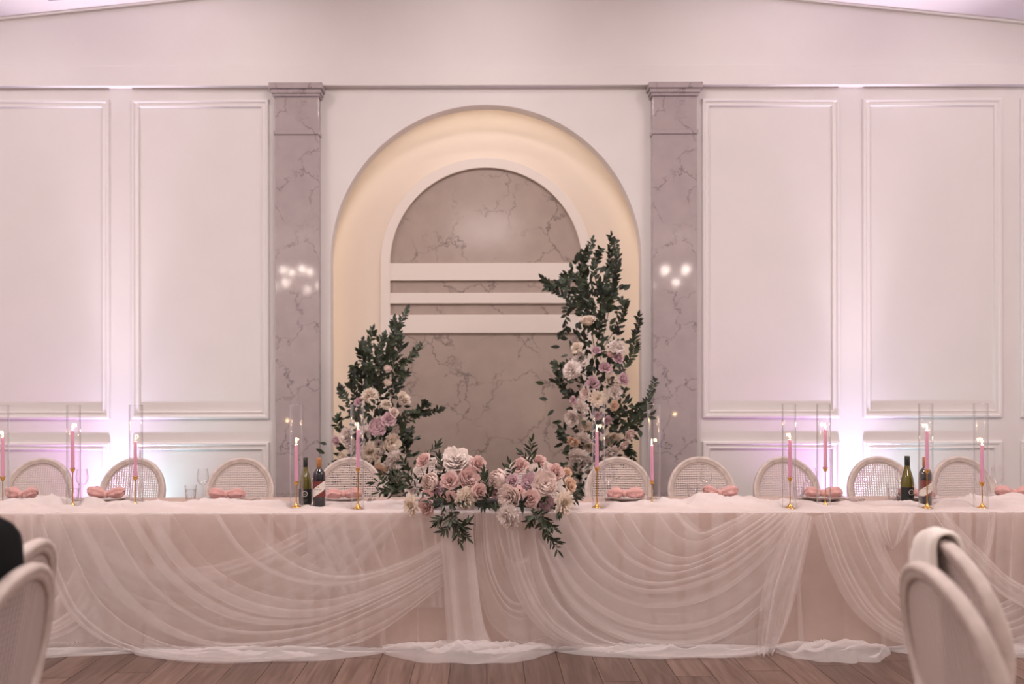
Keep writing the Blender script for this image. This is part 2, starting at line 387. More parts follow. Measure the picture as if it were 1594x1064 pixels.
# panel mouldings
def moulding(x0, x1, z0, z1):
    prof = [(0,0),(0,.016),(.006,.024),(.020,.026),(.026,.020),(.030,.013),(.048,.013),(.054,.019),(.060,.017),(.064,0)]
    rows = []
    for d, h in prof:
        rows.append([(x0+d,YW-h,z0+d),(x1-d,YW-h,z0+d),(x1-d,YW-h,z1-d),(x0+d,YW-h,z1-d)])
    MB().grid(rows, True).build('panel_moulding', M['trim'], wall_back)
zt, zb1, zt2, zb2 = wz(155), wz(651), wz(687), .22
for a, b_ in ((-538,-326),(-290,-76),(-40,172),(206.5,419.5),(1093,1306.5),(1342.5,1558.5),(1588,1802),(1838,2050)):
    x0, x1 = wx(a), wx(b_)
    if x0 < -ROOM_X+.05 or x1 > ROOM_X-.05: continue
    moulding(x0, x1, zb1, zt); moulding(x0, x1, zb2, zt2)
for s, nm in ((-1,'baseboard_left'),(1,'baseboard_right')):
    x0, x1 = sorted((s*ROOM_X, s*(wx(1090))))
    tag(bevel(MB().box(x0,x1,YW-.018,YW,0,.13).build(nm, M['trim']),.004), kind='structure')

# marble pilasters
YP = 6.71; SP = F/YP
def pilaster(n, pxa, pxb):
    x0, x1 = (pxa-CX)/SP, (pxb-CX)/SP; z = lambda py: CZ-(py-CY)/SP
    ztop = CZ+(CY-132.5)/SB-.001
    r = empty('trim_%d' % n, ((x0+x1)/2, YP, 0)); tag(r, kind='structure'); r['label'] = 'grey marble pilaster on the %s side of the arch' % ('left' if pxa < 700 else 'right')
    hw = (x1-x0)/2
    bevel(MB().box(-hw,hw,0,YW-YP,0,z(209)).build('shaft', M['marble'], r),.003)
    bevel(MB().box(-hw-.008,hw+.008,-.012,YW-YP,z(209),z(202)).build('band', M['marble'], r),.004)
    bevel(MB().box(-hw,hw,0,YW-YP,z(202),z(150)).build('neck', M['marble'], r),.003)
    bevel(MB().box(-hw-.015,hw+.015,-.018,YW-YP,z(150),z(146)).build('capital_fillet', M['marble'], r),.004)
    bevel(MB().box(-hw-.026,hw+.026,-.03,YW-YP,z(146),z(139.5)).build('capital_step', M['marble'], r),.005)
    bevel(MB().box(-hw-.040,hw+.040,-.045,YW-YP,z(139.5),ztop).build('capital_slab', M['marble'], r),.004)
    bevel(MB().box(-hw-.02,hw+.02,-.02,YW-YP,0,.16).build('plinth', M['marble'], r),.004)
pilaster(4, 428.5, 496.5); pilaster(5, 1017, 1085.5)

# ---------------------------------------------------------------- room lamps: added ceiling fills, chandeliers, uplights
for i, (x, y) in enumerate([(-4.3,3.5),(0,3.7),(4.3,3.5),(-4.7,.4),(4.7,.4),(0,-2.6)]):  # fill panels out of view, added for soft light from above
    r = empty('ceiling_light', (x, y, ceil_z(x)-.012)); r.rotation_euler = (0, math.copysign(.104, x) if x else 0, 0)
    tag(r, 'unseen fill panel added at the ceiling, %s' % ['front left','front middle','front right','middle left','middle right','rear middle'][i], 'fill light', 'added fill panels')
    zo = -.03
    MB().box(-.63,.63,-.63,.63,zo-.02,zo).build('housing', M['trim'], r)
    MB().box(-.6,.6,-.6,.6,zo-.026,zo-.0205).build('diffuser', M['panel_lit'], r)
    ld = bpy.data.lights.new('panel_lamp','AREA'); ld.shape='SQUARE'; ld.size=1.15; ld.energy=PANEL_W*((1.35 if x == 0 else .92) if y > 3 else 1.15); ld.color=PANEL_COL
    link('panel_lamp', ld, r, (0,0,zo-.04))
for x, nm in ((-4.2,'far left'),(-2.1,'left'),(0,'middle'),(2.1,'right'),(4.2,'far right')):  # fill spots out of view, added to brighten the wall above the beam
    r = empty('wall_washer', (x, 5.45, ceil_z(x)-.004)); tag(r, 'small unseen fill spot added to brighten the gable above the beam, '+nm, 'fill spot', 'added fill spots')
    MB().lathe([(.045,0),(.065,0),(.066,-.006),(.050,-.010),(.045,-.004),(.045,.0)],24).build('trim_ring', M['trim'], r, True)
    MB().lathe([(0,-.002),(.044,-.002),(.044,0)],20).build('lens', M['panel_lit'], r)
    ld = bpy.data.lights.new('downlight_lamp','SPOT'); ld.energy = GABLE_FILL_W; ld.color = (1.0,.90,.87); ld.spot_size = math.radians(116); ld.spot_blend = 1.0; ld.shadow_soft_size = .04
    lo = link('downlight_lamp', ld, r, (0,0,-.02)); lo.rotation_euler = Vector((0,1,-.12)).to_track_quat('-Z','Y').to_euler()
def chandelier(x, y, z, nm):
    r = empty('chandelier', (x,y,z)); tag(r, 'brass candle chandelier hanging at the %s of the hall behind the viewer' % nm, 'chandelier', 'hall chandeliers')
    MB().tube([(0,0,0),(0,0,ceil_z(x)-z)], .012, 8).build('rod', M['gold'], r)
    MB().lathe([(.0,-.14),(.05,-.11),(.07,-.04),(.03,.03),(.02,.10),(.0,.10)],16).build('hub', M['gold'], r)
    for k in range(8):
        a = 2*PI*k/8+.2; rr = .28 if k % 2 else .50; zz = .22 if k % 2 else -.08
        c, s = math.cos(a), math.sin(a)
        am = MB().tube([(.04*c,.04*s,-.05),(.18*c,.18*s,-.13),(rr*c,rr*s,-.06+zz),(rr*c,rr*s,zz)], .008, 6).build('arm', M['gold'], r)
        MB().lathe([(0,0),(.014,.01),(.02,.03),(.012,.06),(0,.085)],10,(rr*c,rr*s,zz)).build('bulb', M['bulb'], am)
        ld = bpy.data.lights.new('bulb_lamp','POINT'); ld.energy = CHAND_W; ld.color=(1.0,.85,.75); ld.shadow_soft_size=.05
        link('bulb_lamp', ld, r, (rr*c,rr*s,zz+.11))
chandelier(-3.75,-2.9,3.62,'left'); chandelier(3.75,-2.9,3.62,'right')
# wall uplights on the floor behind the table
for px, nm in ((189,'left'),(1326,'right'),(-309,'far left'),(1823,'far right')):
    x = wx(px)
    r = empty('uplight', (x, YW-.26, 0)); tag(r, 'black uplight can on the floor washing the %s wall panels lilac' % nm, 'uplight', 'wall uplights')
    MB().lathe([(0,.0),(.07,.0),(.075,.02),(.075,.15),(.068,.155),(.066,.14),(0,.14)],24).build('body', M['black_metal'], r, True)
    MB().lathe([(0,.146),(.064,.146),(.064,.143)],24).build('lens', M['lens'], r)
    for q in (-.09,.078): bevel(MB().box(q,q+.012,-.03,.03,0,.12).build('yoke', M['black_metal'], r),.003)
    for (dx, tx, ty, colr, e, ang) in ((0,0,.04,(.72,.84,1.0),.62,40),(-.045,-.22,.09,(.80,.40,1.0),.85,96),(.045,.22,.09,(.58,.86,1.0),.62,100),(0,0,-.07,(1.0,.84,.98),6.5,32)):
        ld = bpy.data.lights.new('uplight_lamp','SPOT'); ld.energy=UP_W*e*4*(.55 if 'far' in nm else 1); ld.color=colr; ld.spot_size=math.radians(ang); ld.spot_blend=1.0; ld.shadow_soft_size=.03
        lo = link('uplight_lamp', ld, r, (dx,0,.165)); lo.rotation_euler = Vector((tx,ty,1)).to_track_quat('-Z','Y').to_euler()

# ---------------------------------------------------------------- head table
TZ, YT0, YT1 = .76, 4.60, 5.36          # top height, front and back edges
TX0, TX1 = -2.98, 3.22
for k in range(3):
    x0 = TX0+.02+k*2.06; x1 = x0+2.04
    t = empty('folding_table', ((x0+x1)/2, (YT0+YT1)/2, 0))
    tag(t, 'long trestle table hidden under the blush cloth, %s of three' % ['left','middle','right'][k], 'table', 'trestle tables under the cloth')
    hw = (x1-x0)/2
    bevel(MB().box(-hw,hw,-.36,.36,TZ-.04,TZ-.008).build('table_top', M['wood'], t),.005)
    for sx in (-1,1):
        for sy in (-1,1):
            MB().tube([(sx*(hw-.15),sy*.28,0),(sx*(hw-.15),sy*.28,TZ-.04)], .016, 10).build('leg', M['black_metal'], t)
# blush under-cloth, straight to the floor
mb = MB(); prof = []
nxs = 420
def under_row(yoff, z, amp, ph=0):
    r = []
    for i in range(nxs+1):
        x = TX0+(TX1-TX0)*i/nxs
        d = amp*(math.sin(x*17+ph)+.6*math.sin(x*29.3+1.3)+.4*math.sin(x*7.1))
        r.append((x, yoff+d, z))
    return r
rows = [under_row(YT1-.0,.02,.0)]+[under_row(YT1+.004,TZ*.5,.0), under_row(YT1+.004,TZ-.004,0), under_row(YT1,TZ,0), under_row(YT0+.006,TZ,0), under_row(YT0,TZ-.006,.0)]
for k in range(1,9):
    t = k/8; rows.append(under_row(YT0-.012*t, (TZ-.006)*(1-t)+.006, .009*t**.7))
mb.grid(rows)
cl = mb.build('tablecloth', M['cloth'], None, True)
for s in (TX0,TX1):
    MB().add([(s,YT0,0.006),(s,YT1,.006),(s,YT1,TZ),(s,YT0,TZ)], [(0,1,2,3)]).build('end_drop', M['cloth'], cl)
tag(cl, 'blush pink under-cloth covering the long head table down to the floor', 'tablecloth')

# ---------------------------------------------------------------- tulle
tulle = empty('tulle_drape', (0, YT0, 0)); tag(tulle, 'sheer white tulle swagged along the front and bunched over the top of the head table', 'drapery')
TP = Vector((0, YT0, 0)); DY = YT0-5.45
def front(px, py, Y, zmin=.012):
    """a point of the drapery: on its hanging plane, or on the floor in front of it"""
    p = P(px, py, Y)
    if p.z < zmin:
        Yf = F*(CZ-zmin)/(py-CY); p = P(px, py, Yf)
    return p
def cr_interp(pts, n):
    pts = np.array(pts, float); m = len(pts)
    if m == 2:
        t = np.linspace(0,1,n)[:,None]; return pts[0]*(1-t)+pts[1]*t
    ext = np.vstack([2*pts[0]-pts[1], pts, 2*pts[-1]-pts[-2]])
    out = []
    for t in np.linspace(0, m-1, n):
        i = min(int(t), m-2); f = t-i
        p0,p1,p2,p3 = ext[i],ext[i+1],ext[i+2],ext[i+3]
        out.append(.5*((2*p1)+(-p0+p2)*f+(2*p0-5*p1+4*p2-p3)*f*f+(-p0+3*p1-3*p2+p3)*f**3))
    return np.array(out)
def swag(name, curves, folds, Y=5.405, amp=.012, k=2.6, nu=64, seed=0, bulge=.02, mt='tulle', per=20):
    Y += DY
    """sheer sheet through key curves (photo pixels on the table's front), pleated so that its folds lie over each other"""
    r = random.Random(seed)
    C = np.array([cr_interp(c, nu) for c in curves])          # nc, nu, 2
    nc = len(C); nv = folds*per
    full = np.array([cr_interp(C[:,j,:], 241) for j in range(nu)])   # nu, 241, 2
    mb = MB(); rows = []
    ph = [r.uniform(0,6.28) for _ in range(4)]
    for a in range(nv+1):
        v = a/nv
        phi = 2*PI*(folds*v+.28*math.sin(2*PI*v*1.7+ph[0])+.16*math.sin(2*PI*v*folds*.37+ph[1]))
        kk = k*(.55+.45*math.sin(2*PI*v*folds*.23+ph[2])**2)
        row = []
        for j in range(nu):
            u = j/(nu-1)
            edge = min(1, min(v,1-v)*folds*2.0)
            ku = kk*(1+.25*math.sin(3.1*u+ph[3]+v*5))
            wv = min(1, max(0, v+edge*ku/(2*PI*folds)*math.sin(phi+.5*math.sin(4*u+v*9+ph[1]))))
            q = wv*240; i0 = min(int(q), 239); f = q-i0
            px, py = full[j,i0]*(1-f)+full[j,i0+1]*f
            yy = Y-bulge*math.sin(PI*u)-amp*(1+math.cos(phi))*(.35+.65*math.sin(PI*min(1,max(.0,u))))
            p = front(px, py, yy)
            if p.z < .05: p.z = max(.008, p.z+amp*.8*(1+math.cos(phi)))
            row.append(p-TP)
        rows.append(row)
    mb.grid(rows); return mb.build(name, M[mt], tulle, True)

# back layer: softly pleated sheer panel along the whole front
mb = MB(); rows = []
nxs = 900; xs = np.linspace(TX0-.02, TX1+.02, nxs)
fo = np.cumsum(.5+.5*np.sin(xs*1.9)**2+.3*np.sin(xs*5.3)); fo = fo/fo[-1]*2*PI*40
for k in range(15):
    t = k/14; row = []
    for i, x in enumerate(xs):
        a = .7+.3*t
        xx = x+.075*(1.1+.5*math.sin(x*2.3))*math.sin(fo[i])*a+.05*t*math.sin(x*1.3+.6)*t
        row.append(Vector((xx, -.012-.010*(1+math.cos(fo[i]))*a-.012*t, (TZ+.004)*(1-t)+.012*t)))
    rows.append(row)
mb.grid(rows).build('back_panel', M['tulle'], tulle, True)

# left swag
swag('swag', [[(400,797),(440,845),(500,882),(570,888),(640,866),(690,838)],
              [(310,797),(360,868),(432,908),(522,917),(622,888),(692,852)],
              [(215,797),(280,890),(375,948),(492,957),(612,914),(692,868)],
              [(130,797),(205,918),(322,990),(470,985),(602,934),(692,884)],
              [(75,797),(142,945),(270,1014),(440,1014),(592,958),(691,897)],
              [(55,822),(112,960),(230,1022),(400,1032),(560,1000),(689,912)]], 10, amp=.006, seed=3, bulge=.03, nu=80)
swag('swag', [[(92,797),(150,842),(230,878),(320,880),(420,850),(520,797)],
              [(84,797),(140,872),(240,925),(350,925),(470,875),(580,797)],
              [(78,797),(130,905),(250,985),(390,985),(520,915),(640,797)]], 6, Y=5.425, amp=.005, seed=5, bulge=.01)
swag('swag', [[(-160,880),(-90,930),(-10,950),(50,948),(90,925),(118,880)],
              [(-160,920),(-90,965),(-10,985),(60,985),(110,965),(140,930)],
              [(-170,960),(-100,1000),(-10,1018),(70,1020),(130,1012),(170,985)]], 5, Y=5.415, amp=.012, seed=8)
swag('drop_panel', [[(420,797),(440,830),(475,880),(520,940)],
                    [(500,797),(515,835),(540,885),(570,945)],
                    [(600,797),(612,835),(630,885),(650,945)],
                    [(686,797),(688,835),(690,885),(692,945)]], 8, Y=5.425, amp=.006, seed=41, bulge=0)
# centre drops and the swag between them
swag('drop_panel', [[(683,797),(686,850),(690,900),(693,950),(697,995),(700,1016)],
                    [(708,797),(712,850),(716,900),(720,950),(724,992),(728,1016)],
                    [(735,797),(738,850),(743,900),(748,945),(756,985),(770,1014)]], 2, Y=5.375, amp=.010, seed=11, bulge=.0, mt='tulle')
swag('drop_panel', [[(683,797),(686,850),(690,900),(692,950),(695,995),(690,1018)],
                    [(735,797),(738,850),(743,900),(748,945),(758,985),(775,1016)]], 3, Y=5.39, amp=.01, seed=12, bulge=.0)
swag('swag', [[(774,797),(780,838),(790,866),(806,874),(822,862)],
              [(760,797),(767,858),(782,903),(806,922),(832,905)],
              [(748,797),(754,880),(776,938),(806,962),(842,950)],
              [(738,797),(744,900),(762,968),(806,1000),(852,992)]], 6, Y=5.40, amp=.007, seed=14)
swag('drop_panel', [[(770,797),(784,870),(805,930),(836,976),(882,1006),(935,1017)],
                    [(800,797),(810,862),(828,920),(858,966),(908,1000),(975,1018)],
                    [(830,797),(837,858),(852,908),(882,952),(935,992),(1010,1014)]], 4, Y=5.37, amp=.008, seed=16, bulge=.0)
# right swag
swag('swag', [[(1062,797),(1080,816),(1096,825),(1116,818),(1145,806),(1163,797)],
              [(1000,797),(1030,840),(1075,856),(1120,838),(1160,814),(1188,797)],
              [(940,797),(985,860),(1050,885),(1120,862),(1182,822),(1213,797)],
              [(880,797),(935,880),(1010,915),(1110,895),(1190,842),(1236,797)],
              [(852,822),(912,910),(1000,958),(1110,948),(1200,880),(1252,798)],
              [(836,842),(892,948),(990,1003),(1110,1000),(1205,925),(1260,806)]], 10, amp=.006, seed=21, bulge=.03, nu=72)
swag('swag', [[(880,797),(910,860),(990,925),(1090,925),(1170,870),(1230,797)],
              [(850,840),(890,935),(985,985),(1100,985),(1195,930),(1255,815)],
              [(826,880),(880,985),(980,1022),(1100,1026),(1190,1018),(1230,960)]], 6, Y=5.425, amp=.005, seed=23, bulge=.01)
# sheets either side of the gather at the right
swag('drop_panel', [[(1232,797),(1206,858),(1186,920),(1180,980),(1178,1022)],
                    [(1250,799),(1228,866),(1212,920),(1200,980),(1192,1024)],
                    [(1267,806),(1253,870),(1240,920),(1222,978),(1203,1020)]], 4, Y=5.38, amp=.012, seed=25, bulge=0)
swag('swag', [[(1360,797),(1385,868),(1425,920),(1500,952),(1585,925),(1660,850)],
              [(1325,797),(1360,880),(1410,945),(1500,978),(1600,960),(1690,870)],
              [(1295,797),(1330,890),(1385,965),(1490,1004),(1610,990),(1700,900)],
              [(1266,806),(1292,890),(1340,965),(1440,1018),(1600,1020),(1710,960)]], 8, Y=5.385, amp=.007, seed=27, bulge=.01)
swag('gather', [[(1335,797),(1352,820),(1370,842),(1388,856)],
                [(1385,797),(1386,822),(1388,842),(1389,856)],
                [(1428,797),(1414,822),(1402,842),(1390,856)]], 5, Y=5.40, amp=.008, seed=29, bulge=.01)
swag('drop_panel', [[(1540,797),(1532,850),(1512,905),(1492,960),(1480,1018)],
                    [(1552,797),(1545,850),(1528,905),(1512,960),(1500,1018)]], 2, Y=5.39, amp=.01, seed=31, bulge=0)
swag('drop_panel', [[(1575,797),(1572,860),(1568,920),(1565,1018)],
                    [(1670,797),(1670,860),(1672,920),(1675,1018)]], 5, Y=5.40, amp=.012, seed=32, bulge=0)
swag('swag', [[(1470,797),(1520,850),(1580,905),(1650,925),(1720,900)],
              [(1450,797),(1500,870),(1570,935),(1650,960),(1725,940)]], 3, Y=5.40, amp=.01, seed=33)
swag('drop_panel', [[(-170,797),(-172,860),(-175,920),(-178,1018)],
                    [(95,797),(98,840),(90,880),(70,930)]], 8, Y=5.41, amp=.01, seed=34, bulge=0)

# pools of tulle on the floor
def puddle(px0, px1, yb, yh, hmax, seed, Yback=YT0-.01):
    mb = MB(); rows = []; n, m = 90, 22
    for i in range(n+1):
        s = i/n; px = px0+(px1-px0)*s; row = []
        env = math.sin(PI*min(1,max(0,s)))**.45
        hem = yb+(yh-yb)*env*(1+.18*noise.noise((s*6,seed,0))+.04*noise.noise((s*16,seed,3)))
        Yh = F*CZ/(hem-CY)
        for j in range(m+1):
            t = j/m
            Y = Yback*(1-t)+Yh*t
            x = (px-CX)/F*(YT0-.1)+.015*noise.noise((s*8,t*4,seed+9))
            rid = 1-2*abs(noise.noise((s*5+.8*math.sin(t*4+seed), t*4.2+s*3, seed)))
            z = .006+hmax*env*math.sin(PI*min(1,t*.92+.06))**.8*(.5+1.0*rid)+.003*abs(noise.noise((s*30,t*7,seed)))
            if j in (m,): z = .003
            row.append(Vector((x,Y,z))-TP)
        rows.append(row)
    mb.grid(rows); mb.build('floor_pool', M['tulle_pool'], tulle, True)
puddle(588,870,1008,1034,.055,2.0); puddle(1203,1392,1008,1034,.055,5.0)
puddle(200,600,1012,1030,.030,7.0); puddle(860,1210,1010,1026,.032,8.0); puddle(1380,1700,1010,1026,.03,9.0); puddle(-150,240,1008,1022,.02,11.0)

# ---------------------------------------------------------------- place settings, positions
ys = lambda py: F*(CZ-TZ-.006)/(py-CY)          # table depth of a point seen at photo row py
def tab(px, py):
    Y = ys(py); return Vector(((px-CX)/F*Y, Y, TZ+.006))
CANDLES = [(4,672,740,785,3),(113,661,727,789,114.5),(210.5,679,740,787,211.5),(461,684,748,789,461.5),(557,660,727,791,556),
           (929,664,727,790,931.5),(1014.5,686,748,787,1017.5),(1229.5,678,743,792,1228),(1284.5,662,728,789,1282),(1443,664,731,792,1441),(1528.5,686,751,792,1526.5)]
BOTTLES = [(475,785,'white'),(496.5,787,'red'),(1412,784,'white'),(1440,787.5,'red')]
PLATES = [33,168,352,533,684,826,974,1121,1280,1426,1578]
flat = [tab(c[0],c[3]) for c in CANDLES]+[tab(b[0],b[1]) for b in BOTTLES]
flat_r = [.045]*len(CANDLES)+[.055]*len(BOTTLES)
# bunched runner over the table top
mb = MB(); rows = []
for j in range(47):
    t = j/46; Y = YT0-.018+.44*t; row = []
    for i in range(641):
        x = TX0-.01+(TX1-TX0+.02)*i/640
        yb = Y+.02*t*noise.noise((x*3,7,0))+.05*t*noise.noise((x*1.3,2,0))
        env = .12+.88*min(1,max(0,(t-.12)/.4))**1.2
        env *= 1 if t < .62 else max(0,(1-t)/.38)**.8
        r1 = 1-abs(noise.noise((x*4.2+1.6*t, t*2.6+x*.6, 1.0)))*2.2
        r2 = 1-abs(noise.noise((x*8+2*t, t*5, 4.0)))*2.0
        big = .5+.8*noise.noise((x*1.15, t*1.2, 9.0))
        h = (.075-.025*t)*max(0,(r1-.1)/.9)*min(1.2,max(.1,big+.1))+.026*max(0,r2-.1)*max(.4,big)+.006*noise.noise((x*20,t*9,2))
        fl = 1.0
        for p, rr in zip(flat, flat_r):
            d2 = (x-p.x)**2+(yb-p.y)**2
            if d2 < .06: fl *= 1-math.exp(-(d2/(rr*rr))**2*.6)
        z = TZ+.004+max(0,h)*env*fl
        if j == 0: z = TZ-.002
        row.append(Vector((x,yb,z))-TP)
    rows.append(row)
mb.grid(rows).build('top_runner', M['tulle_top'], tulle, True)

# ---------------------------------------------------------------- cane-back chairs
BR_X, BR_Z, BZ = .240, .250, .735     # oval back: half width, half height, centre height
RAKE = math.radians(10)
def backp(a, rr, d):
    """point on the raked oval: angle, inset from rim, offset to the rear"""
    x = (BR_X-rr)*math.cos(a); zz = (BR_Z-rr)*math.sin(a)
    y = .03*(x/BR_X)**2*-1
    return Vector((x, y+d*math.cos(RAKE)+zz*math.sin(RAKE), BZ+zz*math.cos(RAKE)-d*math.sin(RAKE)))
def make_chair():
    """local frame: sitter faces -Y, back at y = 0"""
    c = empty('cane_back_chair')
    prof = [(0,-.008),(0,.010),(.004,.016),(.016,.018),(.022,.012),(.026,.012),(.040,.012),(.044,.006),(.044,-.006),(.040,-.012),(.026,-.012),(.022,-.014),(.016,-.018),(.004,-.016)]
    rows = []
    for k in range(57):
        a = 2*PI*k/56; rows.append([backp(a, r, d) for r, d in prof])
    MB().grid(rows, True).build('back_frame', M['wood'], c, True)
    MB().tube([backp(2*PI*k/48, .048, -.004) for k in range(49)], .0035, 5, caps=False).build('cane_binding', M['cane'], c)
    mb = MB(); p = .0165; hwid = .0042
    a_, b_ = BR_X-.042, BR_Z-.042
    def pt(x, zz, d): 
        return Vector((x, -.03*(x/BR_X)**2+d+zz*math.sin(RAKE), BZ+zz*math.cos(RAKE)))
    n = int(a_/p)
    for i in range(-n, n+1):
        x = i*p; h = b_*math.sqrt(max(0,1-(x/a_)**2))
        mb.add([pt(x-hwid,-h,.001),pt(x+hwid,-h,.001),pt(x+hwid,h,.001),pt(x-hwid,h,.001),pt(x-hwid,-h,.003),pt(x+hwid,-h,.003),pt(x+hwid,h,.003),pt(x-hwid,h,.003)],
               [(0,1,2,3),(7,6,5,4),(0,3,7,4),(1,5,6,2)])
    n = int(b_/p)
    for i in range(-n, n+1):
        z = i*p; h = a_*math.sqrt(max(0,1-(z/b_)**2)); segs = 8
        for d0, fl in ((-.003,0),(-.001,1)):
            mb.grid([[pt(-h+2*h*q/segs, z-hwid, d0) for q in range(segs+1)],[pt(-h+2*h*q/segs, z+hwid, d0) for q in range(segs+1)]])
    tag(mb.build('cane_panel', M['cane'], c), kind='stuff')
    # seat: rounded rail and cushion
    def seat_out(s, k):
        out = []
        for q in range(32):
            a = 2*PI*q/32; ca, sa = math.cos(a), math.sin(a)
            ex = .6; x = math.copysign(abs(ca)**ex, ca)*.235*s; y = math.copysign(abs(sa)**ex, sa)*.225*s
            x *= 1-.10*(y/.225)
            out.append(Vector((x, y-.25, k)))
        return out
    MB().grid([seat_out(.98,.385),seat_out(1,.39),seat_out(1,.435),seat_out(.98,.44)],True).build('seat_rail', M['wood'], c, True)
    rows = [seat_out(.97,.44),seat_out(.985,.455),seat_out(.96,.475),seat_out(.85,.487),seat_out(.5,.493),seat_out(.05,.494)]
    MB().grid(rows,True).build('seat_cushion', M['cushion'], c, True)
    for s in (-1,1):
        x, y = s*.19, -.44
        MB().lathe([(0,0),(.012,0),(.015,.02),(.012,.03),(.022,.30),(.024,.34),(.016,.35),(.026,.37),(.026,.40),(0,.40)],12,(x,y,0)).build('front_leg', M['wood'], c, True)
        MB().tube([(s*.165,.03,0),(s*.165,-.01,.22),(s*.165,-.045,.42)], [.014,.018,.020], 8).build('rear_leg', M['wood'], c, True)
        q = backp(-PI/2+s*.62, .02, 0)
        MB().tube([(s*.150,-.045,.42),(s*.145,-.03,.46),q], [.018,.017,.014], 8).build('back_post', M['wood'], c, True)
    return c
proto = make_chair()
CHAIRS = [(63,5.86,2),(208.5,5.86,-3),(375,5.86,3),(545,5.86,2),(682,5.86,-2),(826,5.86,2),(962,5.86,-3),(1090,5.86,0),(1222,5.86,2),(1369,5.86,-2),(1496,5.86,3)]
chl = ['by the left edge of the photo','in front of the bright left uplight glow','beside the left marble pilaster','behind the left pair of wine bottles','hidden behind the left mound of the table flowers',
       'hidden behind the right mound of the table flowers','just right of the table flowers, before the tall floral column','in front of the right marble pilaster','before the left panel of the right wall','in front of the bright right uplight glow','nearest the right edge, behind the table']
for i, (px, Y, rz) in enumerate(CHAIRS):
    c = proto if i == 0 else copy_tree(proto)
    c.location = ((px-CX)/F*Y, Y, 0); c.rotation_euler = (0,0,math.radians(rz))
    tag(c, 'whitewashed round cane-back chair '+chl[i], 'chair', 'cane-back chairs behind the head table')
# foreground chairs (sitter faces away from the aisle)
def fg_chair(px, py, Y, rzdeg, label):
    c = copy_tree(proto); rz = math.radians(rzdeg)
    top = backp(PI/2,0,0); tp = P(px,py,Y)
    off = Matrix.Rotation(rz,3,'Z') @ Vector((top.x,top.y,0))
    c.location = (tp.x-off.x, tp.y-off.y, 0); c.rotation_euler = (0,0,rz)
    tag(c, label, 'chair', 'blurred chairs in the foreground'); return c
YNR = (CZ-.981)*F/(878-CY); YFR = (CZ-.981)*F/(838-CY)
fg_nr = fg_chair(1436,878,YNR,86,'blurred cane-back chair nearest the viewer at the lower right')
fg_fr = fg_chair(1462,840,YFR,84,'blurred cane-back chair at the lower right with a white knit hung over it')
fg_nl = fg_chair(45,877,(CZ-.981)*F/(877-CY),-86,'blurred cane-back chair at the lower left with a person in black seated on it')
fg_fl = fg_chair(58,838,(CZ-.981)*F/(838-CY),-84,'blurred cane-back chair at the lower left, just beyond the person in black')

# ---------------------------------------------------------------- candles
hold_l = ['leftmost','second from left','third from left','beside the left wine bottles','just left of the table flowers','just right of the table flowers','in front of the right pilaster','left of the pair before the right wall','right of the pair before the right wall','in front of the right red wine bottle','rightmost']
flame_prof = [(0,0),(.0026,.003),(.0042,.008),(.0038,.015),(.0022,.023),(.0007,.030),(0,.033)]
for i, (px, fy, cy, by, tx) in enumerate(CANDLES):
    b = tab(px, by); Y = b.y; s = F/Y
    hz = (by-cy)/s                                   # holder height
    h = empty('candle_holder', b); tag(h, 'slim brass candlestick, '+hold_l[i], 'candlestick', 'brass candlesticks on the head table')
    MB().lathe([(0,0),(.030,0),(.031,.003),(.022,.007),(.010,.016),(.006,.028),(.004,.030),(0,.030)],24).build('base', M['gold'], h, True)
    MB().lathe([(.0032,.026),(.0030,hz-.03),(.0045,hz-.024),(.0032,hz-.020)],10).build('stem', M['gold'], h, True)
    MB().lathe([(0,hz-.026),(.006,hz-.024),(.012,hz-.014),(.0125,hz-.004),(.0160,hz-.003),(.0160,hz),(.0118,hz),(.0112,hz-.014),(0,hz-.015)],20).build('cup', M['gold'], h, True)
    top = (by-fy)/s-.022                               # wick level
    c = empty('taper_candle', b+Vector((0,0,hz-.0145))); tag(c, 'lit pink taper candle in its glass tube, '+hold_l[i], 'candle', 'pink taper candles')
    L = top-hz+.0145
    MB().lathe([(0,0),(.0105,0),(.0108,.02),(.0098,L*.6),(.0088,L-.010),(.0078,L-.002),(.004,L-.0005),(0,L-.003)],16).build('wax', M['candle'], c, True)
    MB().tube([(0,0,L-.004),(.0004,0,L+.005),(.001,0,L+.009)], .0008, 5).build('wick', M['wick'], c)
    MB().lathe([(r,z+L+.003) for r,z in flame_prof],12).build('flame', M['flame'], c, True)
    ld = bpy.data.lights.new('flame_lamp','POINT'); ld.energy=.9; ld.color=(1.0,.62,.30); ld.shadow_soft_size=.012
    link('flame_lamp', ld, c, (0,0,L+.022))
    t = MB(); RO, RI, H = .0385, .0362, (by-629)/s
    t.lathe([(RO,0),(RO,H*.5),(RO,H-.001)],40)
    for zr in (.001,H-.001): t.tube([(RO*math.cos(2*PI*q/40),RO*math.sin(2*PI*q/40),zr) for q in range(41)], .0011, 5, caps=False)
    tx_ = (tx-CX)/F*Y
    o = t.build('glass_tube', M['glass'], None, True, (tx_,b.y,b.z)); tag(o, 'clear glass tube around the candle, '+hold_l[i], 'glass tube', 'glass candle tubes')

